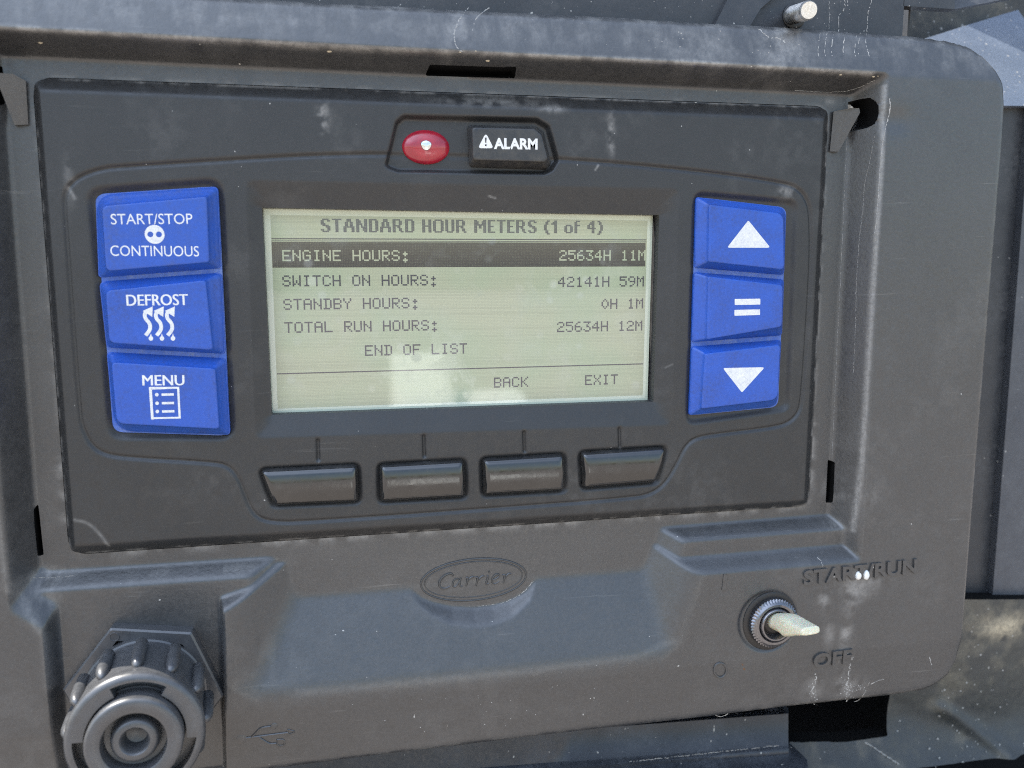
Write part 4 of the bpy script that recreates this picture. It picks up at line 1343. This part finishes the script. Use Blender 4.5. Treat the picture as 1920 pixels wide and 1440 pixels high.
# front of the cap: slots, gap and raised plug
rs = np.concatenate([np.linspace(RF - 1.4, 10.7, 14), [10.55, 10.4], np.linspace(10.2, 9.95, 3)])
b = MB(); rings = []
rl = list(np.linspace(RF - 1.4, 9.9, 60))
slots = [math.radians(a) for a in (84, 84 + 118, 84 + 240)]
for r in rl:
    ring = []
    for t in th:
        d = 0.0
        ins_ = any(abs((t - s + math.pi) % (2 * math.pi) - math.pi) < math.radians(26) for s in slots) and (RF - 4.1) < r < (RF - 1.9)
        if ins_: d = -4.0
        ring.append(pt(r, t, d))
    rings.append(ring)
rings.append([pt(9.9, t, -3.0) for t in th])
rings.append([pt(9.5, t, -3.0) for t in th])
b.loft(rings, cap1=False)
b.build('cap_rim', M['cap'], con, angle=40)
b = MB()
prof = [(9.55, -3.0), (9.5, 1.8), (9.3, 2.3), (8.9, 2.55), (8.2, 2.6), (6.7, 2.6), (6.4, 2.4), (6.25, 1.6), (6.1, -1.2), (5.0, -1.4), (4.9, -1.0), (4.7, 0.6), (4.4, 1.2), (3.9, 1.5),
        (3.0, 1.5), (2.65, 1.2), (2.45, 0.4), (2.1, -2.6), (0.6, -3.0)]
b.loft([[pt(r, t, d) if d >= 0 else tuple(np.array(pt(r, t, 0)) + tiltn * d) for t in th[::3]] for r, d in prof])
b.build('centre_plug', M['cap'], con, angle=40)

# ------------------------------------------------------------------ background of the machine
upper = thing('upper_panel', 'dark dusty machine panel behind the top edge of the housing, streaked with dried runs', 'panel', (0, 0, 0))
NU = -3.0
x_r = P(1694, 30, NU)[0]
b = MB()
v_lo, v_hi = P(1690, 130, NU)[1], 3800.0
b.box(-1500, x_r, v_lo, v_hi, NU - 3.5, NU)
b.build('panel_sheet', M['hull'], upper)
# bent lip running to the right
lip = [(1694, 11), (1790, 17), (1935, -12)]
b = MB()
lp = PP(lip, NU)
rows = []
for dz, dv_ in ((0.0, 0.0), (-9.0, 1.5)):
    rows.append([(u, v + dv_, NU + dz) for u, v in lp])
tops = [(u + (0 if i < 2 else 0), 330, NU) for i, (u, v) in enumerate(lp)]
front_ = [(lp[0][0], lp[0][1], NU), (lp[1][0], lp[1][1], NU), (lp[1][0] + 1, 3800, NU), (lp[0][0], 3800, NU)]
b.loft([[(u, v, n - 3.0) for u, v, n in front_], front_], cap0=True)
b.build('lip_plate', M['hull'], upper)
b = MB()
bt2 = [(lp[1][0], lp[1][1], NU), (lp[2][0] + 20, lp[2][1] + 3.5, NU + 2), (lp[2][0] + 20, 330, NU - 60), (lp[1][0] + 1, 330, NU - 60 + 40)]
f2 = [(lp[1][0] + .02, lp[1][1], NU), (lp[2][0] + 60, lp[2][1] + 13, NU + 1), (lp[2][0] + 60, lp[2][1] + 33, NU - 10), (lp[1][0] + .02, lp[1][1] + 26, NU - 10)]
b.loft([[(u, v, n - 3.0) for u, v, n in f2], f2], cap0=True)
b.build('lip_wing', M['hull'], upper)
# slanted rib at the left of the stud
b = MB()
q0 = PP([(1395, 60), (1420, 20), (1450, -6), (1475, -30), (1390, -60), (1330, 60)], NU)
b.loft([[(u, v, NU - 0.5) for u, v in ccw(q0)], [(u, v, NU + 2.0 - 0.06 * (v - q0[0][1])) for u, v in ccw(q0 * 1.0)]])
b.build('slanted_rib', M['hull'], upper)
b = MB()
cv = lambda pts: np.array([(*P(x, y, NU), NU) for x, y in pts])
for pts, w in (([(1554, -5), (1555, 30), (1554, 55)], .12), ([(1583, -5), (1585, 15), (1576, 25), (1572, 30), (1573, 60)], .2), ([(1588, -4), (1590, 16)], .2),
               ([(1636, -5), (1630, 15), (1627, 25), (1625, 60)], .2), ([(1480, 50), (1420, 60)], .1)):
    ribbon(b, pts, w, .5, 0.05, breaks=.25, conv=cv)
specks(b, 1550, 30, 90, 20, 60, 0.09, conv=cv); specks(b, 1000, 5, 200, 8, 40, 0.1, conv=cv)
b.build('mineral_runs', M['crust'], upper)

stud = thing('threaded_stud', 'short zinc plated threaded stud sticking out above the housing', 'bolt', (*P(1487, 27, NU), NU))
s0 = np.array([*P(1486, 28, NU + 0.5), NU]); Ls = 13.5
s1 = np.array([*P(1517, 19, NU + Ls), NU + Ls])
axs = (s1 - s0) / np.linalg.norm(s1 - s0); LS = np.linalg.norm(s1 - s0)
sx = np.cross((0, 1, 0), axs); sx /= np.linalg.norm(sx); sy_ = np.cross(axs, sx)
b = MB(); rings = []
nt_ = 9; RS = np.linalg.norm(np.array(P(1531, 20, NU + Ls)) - np.array(P(1503, 18, NU + Ls))) / 2 * 1.15
for k in range(nt_ * 4 + 1):
    z = LS * 0.94 * k / (nt_ * 4); r = RS - (0.0, 0.22, 0.5, 0.22)[k % 4]
    rings.append([tuple(s0 + axs * z + r * (math.cos(t) * sx + math.sin(t) * sy_)) for t in [2 * math.pi * i / 32 for i in range(32)]])
for r, z in ((RS - 0.05, LS * 0.96), (RS - 0.35, LS), (RS - 0.6, LS)):
    rings.append([tuple(s0 + axs * z + r * (math.cos(t) * sx + math.sin(t) * sy_)) for t in [2 * math.pi * i / 32 for i in range(32)]])
b.loft(rings); b.build('thread', M['steel'], stud, angle=25)
b = MB(); lathe(b, s0 + (0.6, -0.2, 0), [(3.2, -0.3), (3.2, 0.4), (2.9, 0.6), (2.0, 0.6)], 40); b.build('stud_collar', M['rubber'], stud)

# right hand side: recess, tilted sky-lit plate and the deep vertical panel
sidep = thing('side_panel', 'dark blue-grey machine side panel right of the housing, pale tilted plate above', 'panel', (0, 0, 0))
NS = -30.0
b = MB()
xl = P(1560, 700, NS)[0]; y_c = P(1900, 196, NS)[1]; y_b = P(1850, 1165, NS)[1]
b.box(xl, xl + 2500, y_b - 8, y_c, NS - 4, NS)
b.build('upright_sheet', M['hull'], sidep)
b = MB()
xs_ = P(1903, 700, NS + 5)[0]
b.box(xs_, xs_ + 90, y_b - 2, y_c - 0.5, NS + 0.05, NS + 3)
M['strip'] = plastic('weathered_grey_strip', (0.055, 0.060, 0.070), 0.4, dust=(0.2, 0.2, 0.2), dust_amt=0.5, grain=0.4, specks=0.76)
b.build('edge_strip', M['strip'], sidep)
b = MB()
q = PP([(1690, 200), (1775, 82), (1793, 62), (1806, 47), (1826, 36), (1940, -2), (2060, -40), (2060, 196), (1700, 196)], NS + 6)
q = ccw(q)
vv0 = q[:, 1].min()
b.loft([[(u, v, NS - 12 - 0.75 * (v - vv0)) for u, v in q], [(u, v, NS + 4.5 - 0.75 * (v - vv0)) for u, v in q],
        [(u, v, NS + 4.9 - 0.75 * (v - vv0)) for u, v in (q - q.mean(0)) * 0.992 + q.mean(0)]])
M['plate'] = plastic('skylight_tinted_plate', (0.11, 0.135, 0.18), 0.30, dust=(0.20, 0.23, 0.28), dust_amt=1.0, grain=0.5, specks=0.72, blotch=110, spec=0.7)  # pale blue base puts the sky's light into the colour
b.build('tilted_plate', M['plate'], sidep, label='pale dusty tilted plate')  # its paleness is sky light painted into the colour
b = MB()
xb = P(1660, 40, NS - 8)[0]
b.box(xb, xb + 2500, P(1700, 300, NS - 8)[1], 3800, NS - 40, NS - 36)
b.build('recess_back', M['grime'], sidep)
b = MB()
u_ = P(1722, 40, NS)[0]
b.box(P(1703, 30, NU - 4)[0], P(1703, 30, NU - 4)[0] + 0.6, P(1700, 120, NU)[1], P(1700, -40, NU)[1], NS - 30, NU - 4)
b.build('recess_wall', M['dark'], sidep)

# lower right: mud splashed bracket curving out under the side panel
brk = thing('corner_bracket', 'mud splashed dark bracket under the lower right corner of the housing', 'bracket', (0, 0, 0))
ub = np.arange(P(1440, 1300, -20)[0], P(2050, 1300, -20)[0], 0.9); vbk = np.arange(P(1800, 1620, -20)[1], P(1800, 1120, -20)[1], 0.9)
U3, V3 = np.meshgrid(ub, vbk)
v_f = P(1800, 1395, -15)[1]; u_e = P(1690, 1330, -22)[0]
n4 = noise2(U3, V3, 16, 21); n5 = noise2(U3, V3, 4, 22)
B3 = -26 + 3.2 * sstep(U3, u_e, u_e + 14) + 1.5 * (n4 - 0.5) + 0.4 * (n5 - .5)
B3 = smax(B3, -24 + 0.85 * (v_f - V3) + 1.2 * n4, 6.0)
cr = P(1870, 1420, -12)
B3 += 2.2 * np.exp(-(line_dist(U3, V3, PP([(1800, 1352), (1850, 1385), (1935, 1450)], -14)) / 2.2) ** 2)
S3 = sdf(U3, V3, PP([(1480, 1405), (1600, 1400), (1676, 1391), (1690, 1330), (1698, 1290), (1720, 1130), (2040, 1130), (2040, 1600), (1480, 1600)], -20))
dirt_and_sunspot = 0.14 * sstep(noise2(U3, V3, 6, 23, 6), 0.50, 0.72)
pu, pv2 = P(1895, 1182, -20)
dirt_and_sunspot = np.clip(dirt_and_sunspot + 1.0 * np.exp(-(((U3 - pu) / 10) ** 2 + ((V3 - pv2) / 4.0) ** 2)) * sstep(n5, 0.2, 0.45), 0, 1)  # cream patch paints a spot of sunlight onto the muddy sheet
M['mud'] = plastic('mud_splashed_metal', (0.040, 0.041, 0.040), 0.5, dust=(0.12, 0.11, 0.08), dust_amt=0.8, grain=0.5, specks=0.74, attr='dirt_and_light', attr_col=(0.50, 0.42, 0.29), blotch=50)
field_mesh('bracket_sheet', U3, V3, B3, S3, 0.9, 6, M['mud'], brk, {'dirt_and_light': dirt_and_sunspot})
b = MB()
cb3 = lambda pts: np.array([(*P(x, y, -16), -16 + 0.5) for x, y in pts])
def on_b(pts):
    out = []
    for x, y in pts:
        n = 10.0
        while n > -40:
            u, v = P(x, y, n)
            i = int(np.clip((u - ub[0]) / 0.9, 0, len(ub) - 1)); j = int(np.clip((v - vbk[0]) / 0.9, 0, len(vbk) - 1))
            if B3[j, i] >= n: break
            n -= 0.1
        out.append((u, v, n + 0.1))
    return np.array(out)


ribbon(b, [(1622, 1392), (1640, 1402), (1662, 1418), (1685, 1432)], 0.5, .6, 0.05, conv=on_b)
specks(b, 1790, 1290, 50, 60, 30, 0.30, conv=on_b); specks(b, 1820, 1400, 60, 22, 26, 0.35, conv=on_b)
b.build('mud_specks', M['crust'], brk)

# bottom: ledge of the unit under the housing
led = thing('lower_ledge', 'dark stepped machine ledge running under the bottom edge of the housing', 'ledge', (0, 0, 0))
NL = -14.0
b = MB()
prof = [(1330, -25), (1338, -16.5), (1396, -15), (1402, -14), (1409, -13.2), (1414, -13.4), (1424, -12), (1432, -10.5), (1440, -9), (1560, 12)]
def ledge_row(px, slope):
    return [(*P(px, y + slope, n), n) for y, n in prof]


cols = []
for x in np.linspace(300, 1478, 30):
    sl = (1478 - x) * 0.075
    cols.append(ledge_row(x, sl))
right_cap = [(u + (0 if i < 4 else (i - 3) * 1.5), v, n - 3) for i, (u, v, n) in enumerate(ledge_row(1481, 0))]
cols.append(right_cap)
cols.append([(u + 0.3, v - 1, n - 14) for u, v, n in right_cap])
b.loft([c[::-1] for c in cols], closed=False, cap1=False)
M['ledge'] = plastic('dark_blue_ledge', (0.028, 0.031, 0.037), 0.36, dust=(0.12, 0.13, 0.15), dust_amt=0.6, grain=0.35, specks=0.76, blotch=90)
b.build('ledge_sheet', M['ledge'], led, angle=60)
b = MB()
cl2 = lambda pts: np.array([(*P(x, y, -11.5), -11.3) for x, y in pts])
ribbon(b, [(1180, 1428), (1300, 1415), (1400, 1404), (1460, 1398)], .22, .5, .05, breaks=.3, conv=lambda p: np.array([(*P(x, y, -12.6), -12.6) for x, y in p]))
b.build('mineral_runs', M['crust'], led)
# sheets behind the gaps, the darkness there painted in as near-black
void = thing('gap_shade_sheets', 'sheets behind the gap below the housing, the shade there painted in as black', 'bulkhead', (0, 0, 0))
b = MB(); b.box(-420, 300, -330, 100, -80, -78); b.build('gap_shade_back', M['void'], void)
b = MB(); b.box(-420, 300, -330, -150, -78, 10); b.build('gap_shade_floor', M['void'], void)
